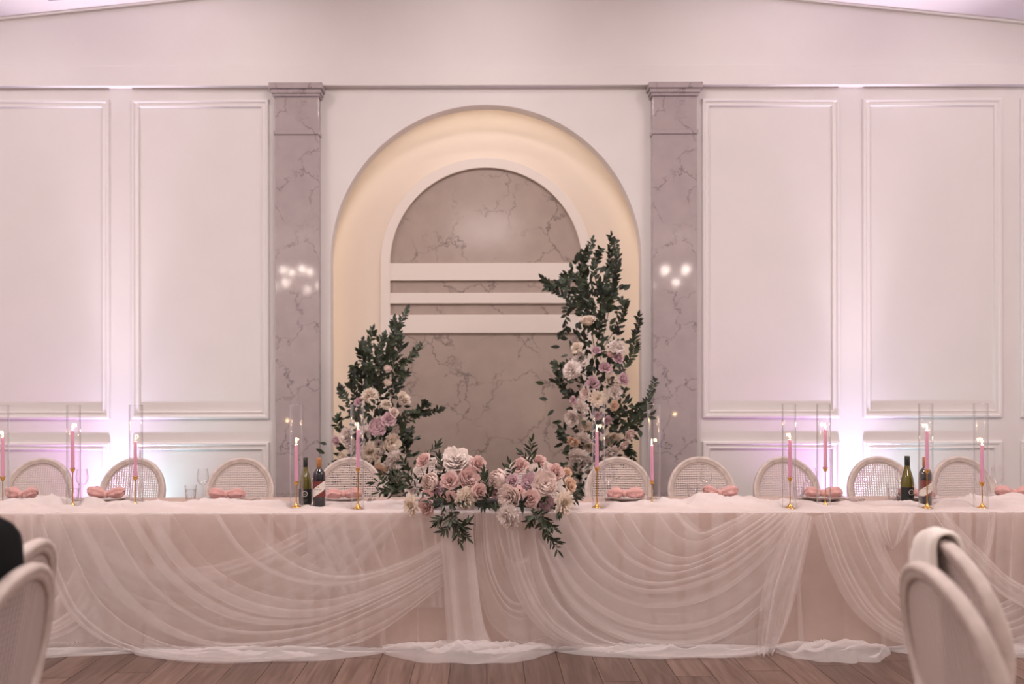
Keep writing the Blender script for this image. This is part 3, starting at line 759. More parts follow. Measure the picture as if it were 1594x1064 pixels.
# ---------------------------------------------------------------- bottles
def cyl_patch(mb, r, a0, a1, zlo, zhi, n=14, mi=0):
    rows = [[],[]]
    for k in range(n+1):
        a = a0+(a1-a0)*k/n; c, s = r*math.sin(a), -r*math.cos(a)
        rows[0].append((c,s,zlo(a))); rows[1].append((c,s,zhi(a)))
    return mb.grid(rows, False, mi)
def bottle(px, py, kind, label):
    b = tab(px, py); o = empty('wine_bottle', b, math.radians(random.uniform(-4,8))); tag(o, label, 'bottle', 'wine bottles on the head table')
    R = .0365
    if kind == 'white':
        MB().lathe([(0,.004),(.030,0),(R,.006),(R,.120),(.0345,.145),(.028,.172),(.019,.200),(.0145,.222),(.0135,.232),(.0135,.276),(0,.276)],28).build('glass_body', M['green_glass'], o, True)
        MB().lathe([(.0142,.226),(.0145,.2265),(.0145,.2815),(.0135,.283),(0,.283)],20).build('capsule', M['black_cap'], o, True)
        lb = cyl_patch(MB(), R+.0005, -1.7,1.7, lambda a:.010, lambda a:.098,24).build('label', M['label_black'], o, True)
        mb = MB(); rows = [[],[]]
        for k in range(33):
            t = 2*PI*k/32
            for q, rr in enumerate((.0135,.0165)):
                a = .12+rr*math.cos(t)/R; rows[q].append(((R+.001)*math.sin(a),-(R+.001)*math.cos(a),.070+rr*math.sin(t)))
        mb.grid(rows).build('ring_emblem', M['label_white'], lb)
        cyl_patch(MB(), R+.001, .12-.2,.12+.2, lambda a:.0675, lambda a:.0715).build('emblem_bar', M['label_grey'], lb)
        cyl_patch(MB(), R+.001, -.75,.75, lambda a:.034, lambda a:.0348).build('label_line', M['label_grey'], lb)
        cyl_patch(MB(), R+.001, -.5,.5, lambda a:.027, lambda a:.0282).build('label_line', M['label_grey'], lb)
    else:
        MB().lathe([(0,.004),(.030,0),(R,.006),(R,.178),(.0355,.190),(.030,.204),(.021,.214),(.0150,.222),(.0138,.232),(.0138,.280),(0,.280)],28).build('glass_body', M['dark_glass'], o, True)
        MB().lathe([(.0150,.230),(.0152,.2305),(.0148,.2815),(.0138,.284),(0,.284)],20).build('capsule', M['copper_cap'], o, True)
        lb = cyl_patch(MB(), R+.0005, -1.5,1.5, lambda a:.058, lambda a:.150,24).build('label', M['label_red'], o, True)
        up = lambda a: .112+.026*a/1.0
        cyl_patch(MB(), R+.001, -1.5,1.5, lambda a: max(.0582,.072+.024*a), lambda a: max(.0584,min(.1498,.124+.026*a)),24).build('diagonal_band', M['label_white'], lb, True)
        mb = MB()
        for k in range(10):
            a = -.62+.125*k; cyl_patch(mb, R+.0016, a, a+.075, lambda a:.0985+.002*(k%3==0), lambda a:.1035,2)
        mb.build('wordmark', M['label_grey'], lb)
        mb = MB(); q = []
        for k in range(12):
            t = 2*PI*k/12; rr = .005 if k % 2 else .0035; a = .12+rr*math.cos(t)/R; q.append(((R+.0016)*math.sin(a),-(R+.0016)*math.cos(a),.116+rr*math.sin(t)))
        mb.add(q,[tuple(range(12))]).build('gold_emblem', M['label_gold'], lb)
bl = ['green-glass white wine bottle, the left one of the left pair','dark red wine bottle with copper capsule, right one of the left pair','green-glass white wine bottle standing alone on the right half of the table','dark red wine bottle standing behind a candle on the right half']
for (px,py,k),l in zip(BOTTLES, bl): bottle(px,py,k,l)

# ---------------------------------------------------------------- plates, napkins, glasses, cutlery
YPL = 5.14
seat_l = ['at the left edge','second from the left','in front of the chair by the left pilaster','behind the left wine bottles','behind the left mound of flowers','behind the right mound of flowers','just right of the flowers','in front of the right pilaster chair','behind the pair of candles at right','behind the right green bottle','at the right edge']
def napkin_mesh(seed):
    r = random.Random(seed); mb = MB()
    for s in (-1,1):
        L = .105+r.uniform(-.01,.015); ang = r.uniform(-.15,.3)
        rows = []
        for i in range(17):
            t = i/16; en = (1-t**7)*.98+.02; hw = (.010+.036*math.sin(PI*min(1,t*.62+.02)))*en; hh = (.011+.024*math.sin(PI*min(1,t*.7+.05)))*en
            row = []
            for k in range(21):
                a = 2*PI*k/20; f = 1+.24*math.sin(5*a+seed+t*3)+.15*math.sin(8*a+seed*2+t*5)
                row.append((s*(.006+L*t*(1+.10*math.sin(3*a+seed)*t*en)), hw*math.cos(a)*f*.9, .030+ang*.07*t+hh*math.sin(a)*f+.012*t*r.uniform(-.5,.5)))
            rows.append(row)
        mb.grid(rows)
    return mb.mesh('napkin_fan', M['napkin'], True)
def knot_mesh(seed):
    mb = MB(); rows = []
    for i in range(13):
        t = 2*PI*i/12; c = Vector((0,.016*math.cos(t),.028+.017*math.sin(t)))
        rows.append([c+Vector(((.013+.002*math.sin(3*t+seed))*math.cos(2*PI*k/10),.006*math.sin(2*PI*k/10)*math.cos(t),.006*math.sin(2*PI*k/10)*math.sin(t))) for k in range(10)])
    mb.grid(rows, True); return mb.mesh('napkin_knot', M['napkin'], True)
plate_me = MB().lathe([(0,.003),(.075,.002),(.085,0),(.092,.006),(.128,.020),(.132,.022),(.130,.0245),(.122,.0225),(.088,.010),(.07,.007),(0,.007)],48).mesh('plate', M['plate'], True)
wine_b = [(.0,.001),(.034,.001),(.034,.0022),(.010,.006),(.0042,.014),(.0036,.080),(.006,.086),(.022,.098),(.033,.116),(.037,.138),(.034,.165),(.0295,.193)]
wine_me_foot = MB().lathe(wine_b[:6],28).mesh('foot_stem', M['glass'], True)
wine_me_bowl = MB().lathe(wine_b[5:],32).mesh('bowl', M['glass'], True)
tum_me = MB().lathe([(0,.0),(.026,.0),(.029,.004),(.036,.098)],32).mesh('tumbler_glass', M['glass'], True)
wat_me = MB().lathe([(0,.0115),(.0280,.0125),(.0325,.070),(0,.070)],28).mesh('water', M['water'], True)
def cutlery(kind, loc, rz, label):
    o = empty(kind, loc, rz); tag(o, label, 'cutlery', 'cutlery on the head table')
    rows = []
    for i in range(11):
        t = i/10; w_ = .004+.003*abs(t-.5); rows.append([(-w_,-.09+.13*t,.002),(w_,-.09+.13*t,.002),(w_*.8,-.09+.13*t,.0045),(-w_*.8,-.09+.13*t,.0045)])
    MB().grid(rows,True).build('handle', M['steel'], o, True)
    if kind == 'spoon':
        rows = []
        for i in range(9):
            t = i/8; w_ = .019*math.sin(PI*min(.98,max(.06,t)))**.7+.002; zc = .004
            rows.append([(w_*c_, .038+.055*t, zc+.010*abs(c_)**2) for c_ in (-1,-.6,-.2,.2,.6,1)])
        solid(MB().grid(rows).build('bowl', M['steel'], o, True),.0015)
    else:
        bevel(MB().box(-.009,.007,.035,.125,.002,.0038).build('blade', M['steel'], o),.001)
for i, px in enumerate(PLATES):
    x = (px-CX)/F*YPL; z = TZ+.006
    p = link('plate', plate_me, None, (x,YPL,z)); tag(p, 'stone grey dinner plate, '+seat_l[i], 'plate', 'dinner plates')
    nk = empty('napkin', (x+random.uniform(-.01,.01),YPL,z+.012), random.uniform(-.25,.25)); tag(nk, 'knotted dusty rose napkin on the plate '+seat_l[i], 'napkin', 'knotted napkins')
    link('fold', napkin_mesh(i+1), nk); link('knot', knot_mesh(i), nk)
    for ux, kind, dy in ((.165,'table_knife',0),(-.165,'table_fork',0),(.195,'spoon',-.03)):
        if kind == 'table_fork': continue
        if i in (4,5) : continue
        cutlery(kind, (x+ux, YPL+dy-.02, z+.001), random.uniform(-.06,.06)+(PI if kind=='spoon' else 0), ('steel spoon' if kind=='spoon' else 'steel knife')+' beside the plate '+seat_l[i])
WINE = [(127.5,776,1),(315.5,776,2),(484,776,3),(947,776,6),(1099,776,7),(1262,776,8),(1404,776,9),(1552,776,10)]
TUMB = [(114.5,776,1),(296.5,778,2),(1078,777,7),(1243,776,8),(1390,778,9)]
for px, py, k in WINE:
    b = tab(px,py); o = empty('wine_glass', b); tag(o, 'empty stemmed wine glass by the setting '+seat_l[k], 'wine glass', 'wine glasses')
    link('foot_stem', wine_me_foot, o); link('bowl', wine_me_bowl, o)
for px, py, k in TUMB:
    b = tab(px,py); o = empty('water_glass', b); tag(o, 'short tumbler of water by the setting '+seat_l[k], 'glass', 'water tumblers')
    link('tumbler', tum_me, o); link('water', wat_me, o)

# ---------------------------------------------------------------- flowers
def petal(mb, th, r0, L, W, a0, curl, z0, ruf, rnd, nu=5, nv=5, mi=0):
    """petal grown from the flower axis (+Z); a0 opening angle at the base, curl extra opening at the tip"""
    rows = []; r, z = r0, z0; pr = rnd.uniform(0,6.28)
    for j in range(nv+1):
        v = j/nv; al = a0+curl*v*v
        if j: r += math.sin(al)*L/nv; z += math.cos(al)*L/nv
        wv = W*(math.sin(PI*min(.93,.12+.80*v))**.65)
        row = []
        for i in range(nu+1):
            u = 2*i/nu-1
            rr = max(r, .02*L); da = u*wv/max(rr, W*.75)
            cup = .10*W*u*u*(1-v)
            edge = ruf*v*v*math.sin(u*5+pr)*(.4+.6*abs(u))+ruf*.6*v*v*math.sin(u*11+pr*2)
            drop = -.10*L*v*v*u*u
            row.append(((rr-cup+edge*.6)*math.cos(th+da), (rr-cup+edge*.6)*math.sin(th+da), z+edge+drop))
        rows.append(row)
    mb.grid(rows, False, mi)
def flower_mesh(kind, seed):
    """unit flower, radius about 1, facing +Z"""
    r = random.Random(seed); mb = MB(); ga = 2.39996
    if kind == 'rose':
        n = 18
        for i in range(5): petal(mb, i*1.9, .10+.012*i, .76-.02*i, .16+.02*i, .05, -.50+.06*i, -.36, .01, r)
        for i in range(n):
            t = .12+.88*i/(n-1)
            petal(mb, i*ga, .10+.24*t, .78-.06*t, .20+.40*t, .04+.52*t, -.05+1.30*t**1.5, -.40-.22*t, .010+.05*t, r)
        mats_slots = 1
    elif kind == 'peony':
        n = 58
        for i in range(n):
            t = i/(n-1)
            petal(mb, i*ga+r.uniform(-.4,.4), .03+.40*t, .60+.18*t, .15+.42*t, r.uniform(0,.25)*(1-t)+.80*t, .35-.70*t+.5*r.random(), -.22-.33*t, .05, r)
    elif kind == 'bud':
        n = 26
        for i in range(n):
            t = i/(n-1)
            petal(mb, i*ga, .16+.40*t, .92+.12*t, .26+.38*t, .02+.80*t, -.42-.75*t, -.42-.22*t, .025, r)
    elif kind == 'ruffle':
        n = 80
        for i in range(n):
            t = ((i+.5)/n)**.6
            petal(mb, i*ga, .05+.45*t, .50+.15*r.random(), .17+.12*r.random(), .05+1.45*t+r.uniform(-.25,.25), r.uniform(-.3,.6), -.05-.40*t, .10, r, 4, 3)
    elif kind == 'dahlia':
        n = 46
        for i in range(n):
            t = i/(n-1)
            petal(mb, i*ga, .10+.16*t, .50+.46*t, .15+.12*t, .15+1.30*t, .1+.3*r.random(), -.15-.10*t, .035, r, 3, 4)
        for i in range(40):
            a, q = i*ga, .24*math.sqrt(i/40)
            x, y = q*math.cos(a), q*math.sin(a)
            mb.tube([(x,y,-.1),(x*1.2,y*1.2,.20-.25*q),(x*1.25,y*1.25,.23-.25*q)], [.012,.012,.026], 4, 1)
    return mb
FM = {}
def fmesh(kind, col, var):
    k = (kind, col, var)
    if k not in FM: FM[k] = flower_mesh(kind, hash_(kind)+var).mesh(kind, [M[col], M['yellow']], True)
    return FM[k]
def hash_(s): return sum(ord(c)*(i+3) for i, c in enumerate(s))
FNAME = {'rose':'rose','peony':'peony','bud':'peony','ruffle':'carnation','dahlia':'dahlia'}
frnd = random.Random(21)
def put_flower(parent, px, py, rpx, kind, col, Y, c, face=1.0):
    p = P(px, py, Y); s = rpx/F*Y*{'rose':1.34,'peony':1.36,'bud':1.30,'ruffle':1.15,'dahlia':1.25}[kind]
    d = Vector(((px-c[0])/F*Y*1.6+frnd.uniform(-.05,.05), -.34*face, (c[1]-py)/F*Y*1.1+.09+frnd.uniform(-.04,.04))).normalized()
    q = d.to_track_quat('Z','Y') @ Matrix.Rotation(frnd.uniform(0,6.28),3,'Z').to_quaternion()
    o = link(FNAME[kind], fmesh(kind, col, frnd.randint(0,1)), parent, p-parent.location, q.to_euler(), s)
    return o
def leaf_mesh(name, m, width, bend):
    mb = MB(); rows = []
    for i in range(7):
        t = i/6; w_ = width*math.sin(PI*min(.99,t**.85*.97+.02))**.9; zc = bend*(t*t); y = t
        rows.append([(-w_,y,zc+.25*w_),(0,y,zc),(w_,y,zc+.25*w_)])
    mb.grid(rows); return mb.mesh(name, m, True)
LEAF = [leaf_mesh('leaf', M['leaf'], .19, -.12), leaf_mesh('leaf', M['leaf2'], .21, .10), leaf_mesh('leaf', M['leaf'], .24, -.2)]
LEAFN = [leaf_mesh('leaf', M['leaf'], .125, -.15), leaf_mesh('leaf', M['leaf2'], .14, .12)]
class Foliage:
    """collects leaves of one arrangement; the first 290 (largest in view) become single parts"""
    def __init__(s, parent, meshes, cap=295): s.p = parent; s.m = meshes; s.l = []; s.cap = cap; s.r = random.Random(5+len(parent.name))
    def leaf(s, pos, d, size):
        side = d.cross(Vector((s.r.uniform(-.6,.6), -1, s.r.uniform(-.6,.6))))
        if side.length < 1e-4: side = Vector((1,0,0))
        side.normalize(); nrm = side.cross(d).normalized()
        s.l.append((pos, side, d, nrm, size, s.r.randrange(len(s.m))))
    def branch(s, pts, leafsize, dens, rad=.0035, spread=.9, start=.15):
        pts = [Vector(p) for p in pts]
        cur = cr_interp([tuple(p) for p in pts], 26); cur = [Vector(c) for c in cur]
        MB().tube([c-s.p.location for c in cur], [rad*(1-.7*i/25) for i in range(26)], 5).build('branch', M['stem'], s.p, True)
        L = sum((cur[i+1]-cur[i]).length for i in range(25)); n = max(3, int(L*dens))
        for k in range(n):
            t = start+(1-start)*(k+.5)/n; q = t*25; i = min(24,int(q)); pos = cur[i].lerp(cur[i+1], q-i)
            ax = (cur[i+1]-cur[i]).normalized(); perp = ax.cross(Vector((s.r.uniform(-1,1),s.r.uniform(-1,1),s.r.uniform(-1,1)))).normalized()
            lat = ax.cross(Vector((0,1,0))); lat = lat.normalized() if lat.length > .1 else Vector((1,0,0))
            dd = (ax*.75+(lat*(1 if k%2 else -1)*.8+perp*.5)*spread).normalized()
            s.leaf(pos, dd, leafsize*s.r.uniform(.7,1.2)*(1-.25*t))
        s.leaf(cur[-1], (cur[-1]-cur[-3]).normalized(), leafsize*.9)
    def cloud(s, c, rx, ry, rz, n, size):
        for _ in range(n):
            v = Vector((s.r.gauss(0,.5),s.r.gauss(0,.5),s.r.gauss(0,.5)))
            pos = Vector((c[0]+v.x*rx, c[1]+v.y*ry, max(s.p.location.z+.06, c[2]+v.z*rz)))
            d = (Vector((v.x, v.y-.4, v.z+.2))+Vector((s.r.uniform(-1,1),s.r.uniform(-1,1),s.r.uniform(-1,1)))*.7).normalized()
            s.leaf(pos, d, size*s.r.uniform(.7,1.25))
    def build(s):
        s.l.sort(key=lambda q: q[0].y)
        rest = MB()
        for k, (pos, side, d, nrm, sz, mi) in enumerate(s.l):
            if k < s.cap:
                o = link('leaf', s.m[mi], s.p)
                o.matrix_local = Matrix.LocRotScale(pos-s.p.location, Matrix((side,d,nrm)).transposed().to_quaternion(), (sz,sz,sz))
            else:
                vs = [pos-s.p.location+(side*v.co.x+d*v.co.y+nrm*v.co.z)*sz for v in s.m[mi].vertices]
                rest.add(vs, [tuple(p.vertices) for p in s.m[mi].polygons], mi)
        if rest.v: tag(rest.build('inner_foliage', [m.materials[0] for m in s.m], s.p, True), kind='stuff')

def stand(parent, h, r):
    MB().lathe([(0,0),(r,0),(r,.012),(.02,.018),(.014,.03),(.014,h),(0,h)],20).build('stand', M['black_metal'], parent, True)
# tall floral column, right of the niche
YR = 6.28
colR = empty('floral_column', P(930,540,YR)*1.0); colR.location.z = 0
tag(colR, 'tall asymmetrical column of greenery, white and mauve flowers right of the niche', 'flowers', 'floral columns before the niche')
stand(colR, 1.55, .16)
fo = Foliage(colR, LEAF); gp = lambda px,py,dy=0: P(px,py,YR+dy)
for b in ([(928,560),(915,470),(908,420),(922,375)],[(935,560),(940,470),(948,420),(952,369)],[(940,520),(955,450),(962,410),(958,376)],[(925,520),(890,470),(862,450),(846,434)],[(920,500),(890,455),(870,440),(852,448)],
          [(930,480),(905,440),(892,430),(875,438)],[(940,540),(965,500),(972,475),(966,466)],[(945,600),(980,560),(990,525),(994,493)],[(920,590),(890,570),(870,572),(862,566)],[(945,680),(990,660),(1008,625),(1020,594)],
          [(940,660),(970,640),(990,645),(1002,632)],[(915,700),(885,690),(875,680),(870,672)],[(910,640),(880,610),(872,595),(868,580)],[(930,520),(912,450),(905,420),(912,392)],[(940,700),(968,690),(980,700),(985,715)],[(925,560),(935,500),(940,460),(935,440)],
          [(915,480),(885,480),(880,515),(872,522)],[(930,450),(925,420),(930,400),(934,388)],[(932,500),(952,470),(958,440),(955,415)]):
    fo.branch([gp(x,y,random.uniform(-.10,.08)) for x,y in b], .062, 75)
for (px,py,rx,rz,n) in ((930,470,.16,.16,110),(930,540,.20,.20,120),(925,600,.22,.20,110),(935,650,.24,.2,120),(925,700,.24,.22,120),(915,750,.22,.2,90),(975,650,.14,.12,60),(905,440,.16,.10,50)):
    c = gp(px,py,-.06); fo.cloud((c.x,c.y,c.z), rx, .20, rz, n, .066)
c = gp(915,800,.0); fo.cloud((c.x,c.y,.30), .22,.22,.40,120,.075)
fo.build()
RF = [(915,497,11,'peony','cream'),(928,543,8,'rose','mauve'),(962,537,12,'ruffle','white'),(964,556,9,'rose','mauve'),(897,539,9.5,'ruffle','cream'),(888,573,14,'ruffle','white'),(900,560,12,'ruffle','white'),
      (943,570,10,'rose','mauve'),(922,595,11,'rose','mauve'),(954,591,10.5,'peony','cream'),(973,589,10,'rose','mauve'),(960,610,12,'ruffle','white'),(930,621,10.5,'dahlia','cream'),(910,612,9,'rose','blush'),(891,623,6,'rose','mauve'),
      (901,636,13,'ruffle','white'),(889,652,11,'peony','white'),(931,648,7,'rose','mauve'),(911,664,9,'ruffle','cream'),(946,656,7.5,'rose','mauve'),(982,678,10,'rose','blush'),(952,685,12,'peony','cream'),(891,689,10,'rose','peach'),
      (907,685,11,'ruffle','white'),(901,716,16,'ruffle','white'),(919,697,10,'peony','cream'),(972,695,9,'rose','blush'),(952,706,11,'ruffle','white'),(885,731,8,'rose','blush'),(950,551,5,'bud','dusty'),(958,632,8,'rose','peach'),(925,735,11,'peony','white'),(950,740,10,'rose','mauve')]
for px,py,r,k,cl_ in RF: put_flower(colR, px, py, r, k, cl_, YR-.20-.06*frnd.random(), (932,600))
# shorter column, left of the niche
YL = 6.28
colL = empty('floral_column', P(580,540,YL)); colL.location.z = 0
tag(colL, 'shorter column of leafy branches and pale flowers left of the niche', 'flowers', 'floral columns before the niche')
stand(colL, 1.2, .16)
fo = Foliage(colL, LEAF); gp = lambda px,py,dy=0: P(px,py,YL+dy)
for b in ([(590,650),(598,570),(615,520),(634,481)],[(585,650),(575,580),(572,545),(580,514)],[(588,640),(590,570),(592,545),(598,522)],[(595,640),(615,580),(640,555),(655,536)],[(600,640),(620,600),(625,590),(632,580)],
          [(575,680),(550,640),(535,615),(530,603)],[(570,700),(540,680),(525,660),(527,650)],[(600,660),(630,645),(660,642),(686,636)],[(600,670),(640,650),(660,630),(664,627)],[(605,700),(625,690),(635,680),(640,668)],
          [(580,640),(560,590),(553,570),(548,585)],[(585,620),(565,560),(562,545),(565,530)],[(590,620),(605,560),(612,520),(614,497)],[(600,710),(630,705),(635,690),(638,680)],[(575,650),(556,625),(548,600),(552,590)],[(595,600),(620,550),(622,525),(618,505)]):
    fo.branch([gp(x,y,random.uniform(-.10,.08)) for x,y in b], .062, 75)
for (px,py,rx,rz,n) in ((585,570,.13,.16,90),(588,620,.18,.18,100),(585,670,.24,.2,110),(585,710,.28,.2,130),(590,755,.28,.2,110)):
    c = gp(px,py,-.06); fo.cloud((c.x,c.y,c.z), rx, .20, rz, n, .066)
c = gp(588,800); fo.cloud((c.x,c.y,.30), .24,.22,.40,120,.075)
fo.build()
LF = [(575,611,12,'ruffle','cream'),(557,623,8,'rose','mauve'),(629,618,10,'peony','cream'),(605,651,11,'rose','mauve'),(587,664,11.5,'peony','mauve'),(602,627,8,'ruffle','cream'),(614,640,8,'rose','blush'),(538,677,11,'peony','white'),(566,672,10,'ruffle','white'),
      (521,686,8,'rose','mauve'),(575,704,13,'dahlia','cream'),(588,698,12,'ruffle','white'),(611,689,13,'peony','cream'),(546,694,12,'ruffle','white'),(530,711,8.5,'rose','cream'),(617,719,15,'ruffle','white'),(589,733,11,'dahlia','peach'),(604,572,6,'bud','blush'),(604,594,6,'bud','cream'),(560,725,10,'rose','blush'),(626,740,9,'peony','white')]
for px,py,r,k,cl_ in LF: put_flower(colL, px, py, r, k, cl_, YL-.20-.06*frnd.random(), (585,660))
# table centrepiece: two mounds with trailing vines
YC = 4.77
cen = empty('table_centrepiece', (P(765,790,YC).x, YC, TZ+.006))
tag(cen, 'low double-mounded arrangement of blush roses and peonies with trailing vines, middle of the table', 'flowers')
bevel(MB().box(-.42,.42,-.06,.06,0,.05).build('tray', M['black_metal'], cen),.01)
fo = Foliage(cen, LEAFN); gp = lambda px,py,Y=5.5: P(px,py,Y+DY)
for b in ([(690,790,5.52),(700,806,5.325),(708,822,5.325),(716,843,5.325)],[(700,785,5.52),(706,806,5.325),(718,820,5.325),(728,812,5.325)],[(685,785,5.5),(690,800,5.325),(684,808,5.325),(680,812,5.325)],[(705,790,5.5),(712,808,5.325),(716,826,5.325),(726,836,5.325)],
          [(690,785,5.5),(698,812,5.325),(694,824,5.325),(688,826,5.325)],[(835,785,5.52),(842,805,5.325),(846,826,5.325),(868,856,5.32)],[(840,785,5.52),(846,806,5.325),(852,815,5.325),(862,822,5.325)],[(830,785,5.5),(832,800,5.325),(828,806,5.325),(824,812,5.325)],[(845,790,5.5),(848,815,5.325),(856,838,5.325),(866,842,5.32)],
          [(660,760,5.55),(635,755,5.5),(610,748,5.5),(582,750,5.52)],[(660,755,5.58),(630,742,5.55),(610,740,5.55),(595,738,5.55)],[(665,755,5.6),(640,740,5.6),(632,725,5.6),(628,718,5.6)],[(655,765,5.6),(625,765,5.6),(605,762,5.6),(590,765,5.6)],[(835,740,5.6),(828,715,5.6),(826,700,5.6),(828,687,5.6)],[(830,740,5.6),(822,720,5.6),(818,712,5.6),(812,706,5.6)],
          [(700,760,5.6),(690,735,5.6),(685,720,5.6),(684,712,5.6)],[(760,770,5.5),(757,755,5.45),(755,745,5.45),(754,735,5.45)],[(800,760,5.5),(797,740,5.5),(795,730,5.48),(793,722,5.48)],[(870,770,5.5),(895,775,5.45),(868,795,5.4),(872,800,5.325)],[(660,740,5.65),(655,720,5.7),(672,702,5.7),(680,692,5.7)]):
    fo.branch([gp(*q) for q in b], .058, 62, .002)
for (px,py,rx,rz,n) in ((700,786,.09,.05,40),(765,778,.10,.05,50),(818,784,.08,.05,30),(690,755,.20,.09,60),(835,755,.20,.09,60),(640,757,.10,.05,30),(735,755,.12,.06,30),(712,764,.1,.05,30)):
    c = gp(px,py,5.60 if py < 770 else 5.385); fo.cloud((c.x,c.y,c.z), rx, .09 if py < 770 else .05, rz, n, .058)
fo.build()
CF = [(657,714,12,'rose','dusty',5.58),(709,712,19,'peony','white',5.56),(746,719,13,'rose','dusty',5.56),(669,749,13,'bud','blush',5.48),(699,746,14,'rose','dusty',5.44),(731,743,15,'peony','dusty',5.47),(750,733,10,'ruffle','white',5.6),(700,772,8.5,'rose','dusty',5.42),
      (728,776,16,'ruffle','cream',5.36),(749,763,12.5,'rose','dusty',5.36),(638,786,14,'dahlia','cream',5.38),(661,788,13.5,'rose','dusty',5.36),(773,745,14,'bud','blush',5.47),(796,748,11,'rose','mauve',5.44),(790,774,17,'peony','blush',5.34),(787,804,18,'ruffle','white',5.30),
      (808,723,13,'rose','dusty',5.56),(839,716,11,'rose','dusty',5.60),(866,732,13.5,'rose','dusty',5.52),(832,731,12,'ruffle','white',5.56),(849,752,17,'peony','blush',5.44),(826,775,13.5,'rose','dusty',5.34),(890,754,12,'rose','peach',5.50),(879,783,16,'dahlia','cream',5.36),
      (852,783,11,'ruffle','mauve',5.46),(824,750,12,'peony','mauve',5.47),(679,758,10,'ruffle','mauve',5.50),(885,734,8,'rose','peach',5.6),(684,722,9,'ruffle','white',5.62),(720,731,10,'ruffle','blush',5.58),(768,765,10,'rose','mauve',5.5),(640,757,12,'ruffle','white',5.56)]
for px,py,r,k,cl_,Y in CF: put_flower(cen, px, py, r, k, cl_, Y+DY, (700 if px < 762 else 838, 758))

# ---------------------------------------------------------------- white knit hung over the far right chair
kn = MB(); rows = []
for i in range(27):
    t = -1.15+1.35*i/26                       # along the rail, angle-like
    a = PI/2+t; row = []
    for j in range(41):
        s = 2*j/40-1; L = .62 if s > 0 else .40
        top = backp(a, 0, 0); d = (.024+.010*abs(s)+.006*math.sin(i*1.1+s*3))*(1 if s > 0 else -1)
        arc_ = min(1, abs(s)/.10)
        down = max(0, abs(s)-.10)/.90*L
        nrm = Vector((0, math.cos(RAKE), -math.sin(RAKE)))
        q = top+nrm*d*math.sin(arc_*PI/2)+Vector((0,0,.020*math.cos(arc_*PI/2)))+Vector((0,-math.sin(RAKE)*down*.6+ (.03*abs(s) if s>0 else -.02*abs(s)),-down))
        row.append(q+Vector((.012*math.sin(s*6+i),.008*math.sin(i*.9+s*5)*abs(s),0)))
    rows.append(row)
kn.grid(rows)
ko = kn.build('knit_wrap', M['white_knit'], None, True, fg_fr.location); ko.rotation_euler = fg_fr.rotation_euler
solid(ko, .012, 1); subsurf(ko, 1)
tag(ko, 'soft white knit wrap hung over the back of the far lower right chair', 'wrap')

# ---------------------------------------------------------------- seated person in black (lower left)
def skin_body(name, verts, edges, radii, m, parent, root=0, lv=2):
    me = bpy.data.meshes.new(name); me.from_pydata([Vector(v) for v in verts], edges, []); me.materials.append(m)
    o = link(name, me, parent)
    o.modifiers.new('skin','SKIN')
    for i, r in enumerate(radii):
        sv = me.skin_vertices[0].data[i]; sv.radius = r if hasattr(r,'__len__') else (r,r); sv.use_root = (i == root)
    sm = o.modifiers.new('sub','SUBSURF'); sm.levels = lv; sm.render_levels = lv
    for p in me.polygons: p.use_smooth = True
    return o
def to_mesh(o):
    dg = bpy.context.evaluated_depsgraph_get(); me = bpy.data.meshes.new_from_object(o.evaluated_get(dg))
    o.modifiers.clear(); o.data = me
    me.polygons.foreach_set('use_smooth', [True]*len(me.polygons)); return o
pr = empty('person', fg_nl.location+Vector((-.005,0,-.04))); pr.rotation_euler = fg_nl.rotation_euler
tag(pr, 'seated person in black, back and shoulder at the left edge of the photo', 'person')
# local frame as the chair: faces -Y, seat top at z = .49
V = [(0,-.17,.57),(0,-.125,.70),(0,-.105,.86),(0,-.10,.99),(0,-.125,1.09),(0,-.165,1.16),
     (-.10,-.105,1.065),(-.185,-.12,1.045),(-.245,-.17,.80),(-.20,-.38,.76),
     (.10,-.105,1.065),(.185,-.12,1.045),(.245,-.17,.80),(.20,-.38,.76),
     (-.09,-.20,.56),(-.12,-.58,.555),(-.12,-.60,.10),(.09,-.20,.56),(.12,-.58,.555),(.12,-.60,.10)]
E = [(0,1),(1,2),(2,3),(3,4),(4,5),(3,6),(6,7),(7,8),(8,9),(3,10),(10,11),(11,12),(12,13),(0,14),(14,15),(15,16),(0,17),(17,18),(18,19)]
Rr = [(.17,.125),(.150,.115),(.165,.12),(.15,.105),(.06,.06),(.052,.052),(.085,.085),(.072,.072),(.054,.054),(.040,.040),(.085,.085),(.072,.072),(.054,.054),(.040,.040),.09,.068,.045,.09,.068,.045]
body = skin_body('clothed_body', V, E, Rr, M['black_fabric'], pr)
body = to_mesh(body)
hd = MB(); rows = []
for i in range(17):
    t = PI*i/16; row = []
    for k in range(24):
        a = 2*PI*k/24; x = .074*math.sin(t)*math.cos(a); y = .094*math.sin(t)*math.sin(a); z = .118*math.cos(t)
        if z < -.02: x *= 1+.9*(z+.02); y *= 1+.4*(z+.02)
        if y < 0:
            y -= .020*math.exp(-((x/.014)**2+((z+.020)/.026)**2))          # nose
            y += .007*math.exp(-(((abs(x)-.030)/.014)**2+((z-.008)/.012)**2))  # eye sockets
            y -= .005*math.exp(-((x/.026)**2+((z+.062)/.010)**2))          # lips
        row.append((x,y,z))
    rows.append(row)
hd.grid(rows, True)
head = hd.build('head', M['skin'], pr, True, (0,-.215,1.285)); subsurf(head,1)
MB().tube([(0,-.14,1.10),(0,-.195,1.21)], [.056,.052], 14).build('neck', M['skin'], pr, True)
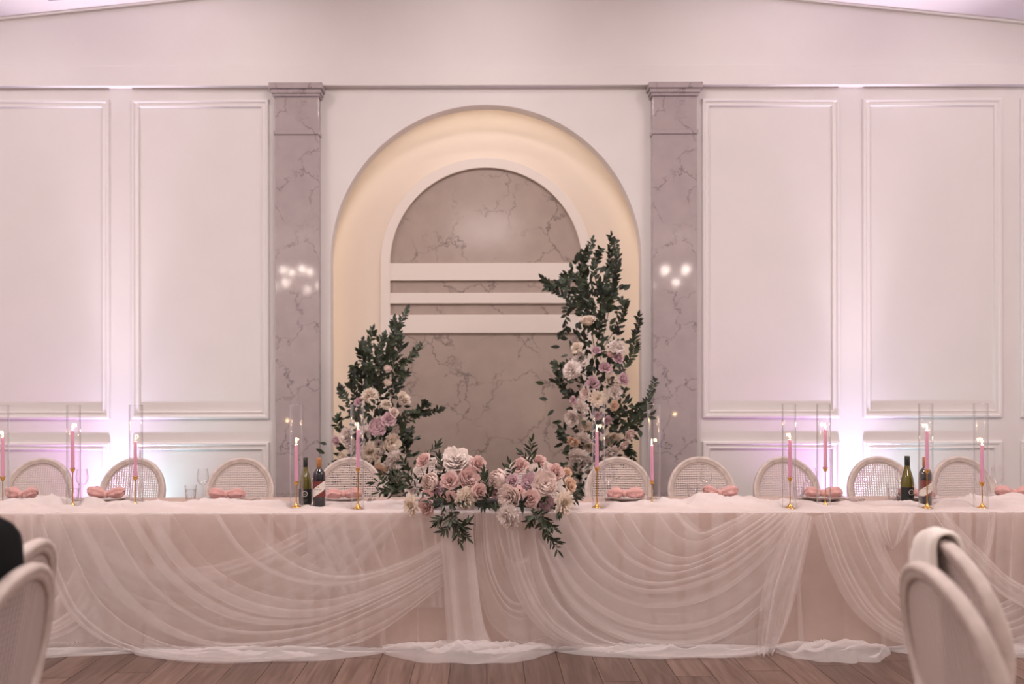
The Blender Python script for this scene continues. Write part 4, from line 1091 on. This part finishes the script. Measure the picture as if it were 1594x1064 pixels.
for s in (-1,1):
    MB().lathe([(0,-.012),(.010,-.010),(.0125,0),(.010,.010),(0,.012)],12,(s*.030,-.083,.008)).build('eye', M['label_white'], head, True)
    MB().lathe([(0,-.03),(.010,-.025),(.014,0),(.012,.02),(0,.03)],10,(s*.074,.01,-.005)).build('ear', M['skin'], head, True)
hr = MB(); rows = []
for i in range(11):
    t = PI*.62*i/10; rows.append([(.082*math.sin(t)*math.cos(2*PI*k/24), .016+.098*math.sin(t)*math.sin(2*PI*k/24), .012+.122*math.cos(t)+(.05 if math.sin(2*PI*k/24) < -.2 and i > 6 else 0)) for k in range(24)])
hr.grid(rows, True).build('hair', M['hair'], head, True)
for s in (-1,1):
    hv = [(s*.20,-.38,.76),(s*.185,-.45,.75),(s*.175,-.49,.745)]; he = [(0,1),(1,2)]; hrad = [(.026,.022),(.038,.018),(.036,.016)]
    for f, (dx, ln) in enumerate(((-.030,.062),(-.010,.074),(.010,.070),(.028,.055))):
        b0 = len(hv); hv += [(s*.175+dx,-.515,.748),(s*.175+dx*1.1,-.515-ln*.55,.752),(s*.175+dx*1.1,-.515-ln,.738)]; he += [(2,b0),(b0,b0+1),(b0+1,b0+2)]; hrad += [.0095,.0088,.0075]
    b0 = len(hv); hv += [(s*.175-s*.045,-.465,.752),(s*.175-s*.062,-.50,.750),(s*.175-s*.062,-.53,.744)]; he += [(1,b0),(b0,b0+1),(b0+1,b0+2)]; hrad += [.012,.010,.008]
    to_mesh(skin_body('hand', hv, he, hrad, M['skin'], pr, 0, 1))
    sh = MB(); rows = []
    for i in range(9):
        t = i/8; w_ = .040*math.sin(PI*min(.95,.18+.72*t))**.5; hh = .07-.035*t
        rows.append([(s*.12+w_*math.cos(2*PI*k/14), -.55-.24*t, max(.002,.01+hh*.5+hh*.5*math.sin(2*PI*k/14))) for k in range(14)])
    sh.grid(rows, True); sh.f += [tuple(range(13,-1,-1)), tuple(range(8*14,9*14))]; sh.m += [0,0]
    sh.build('shoe', M['black_fabric'], pr, True)
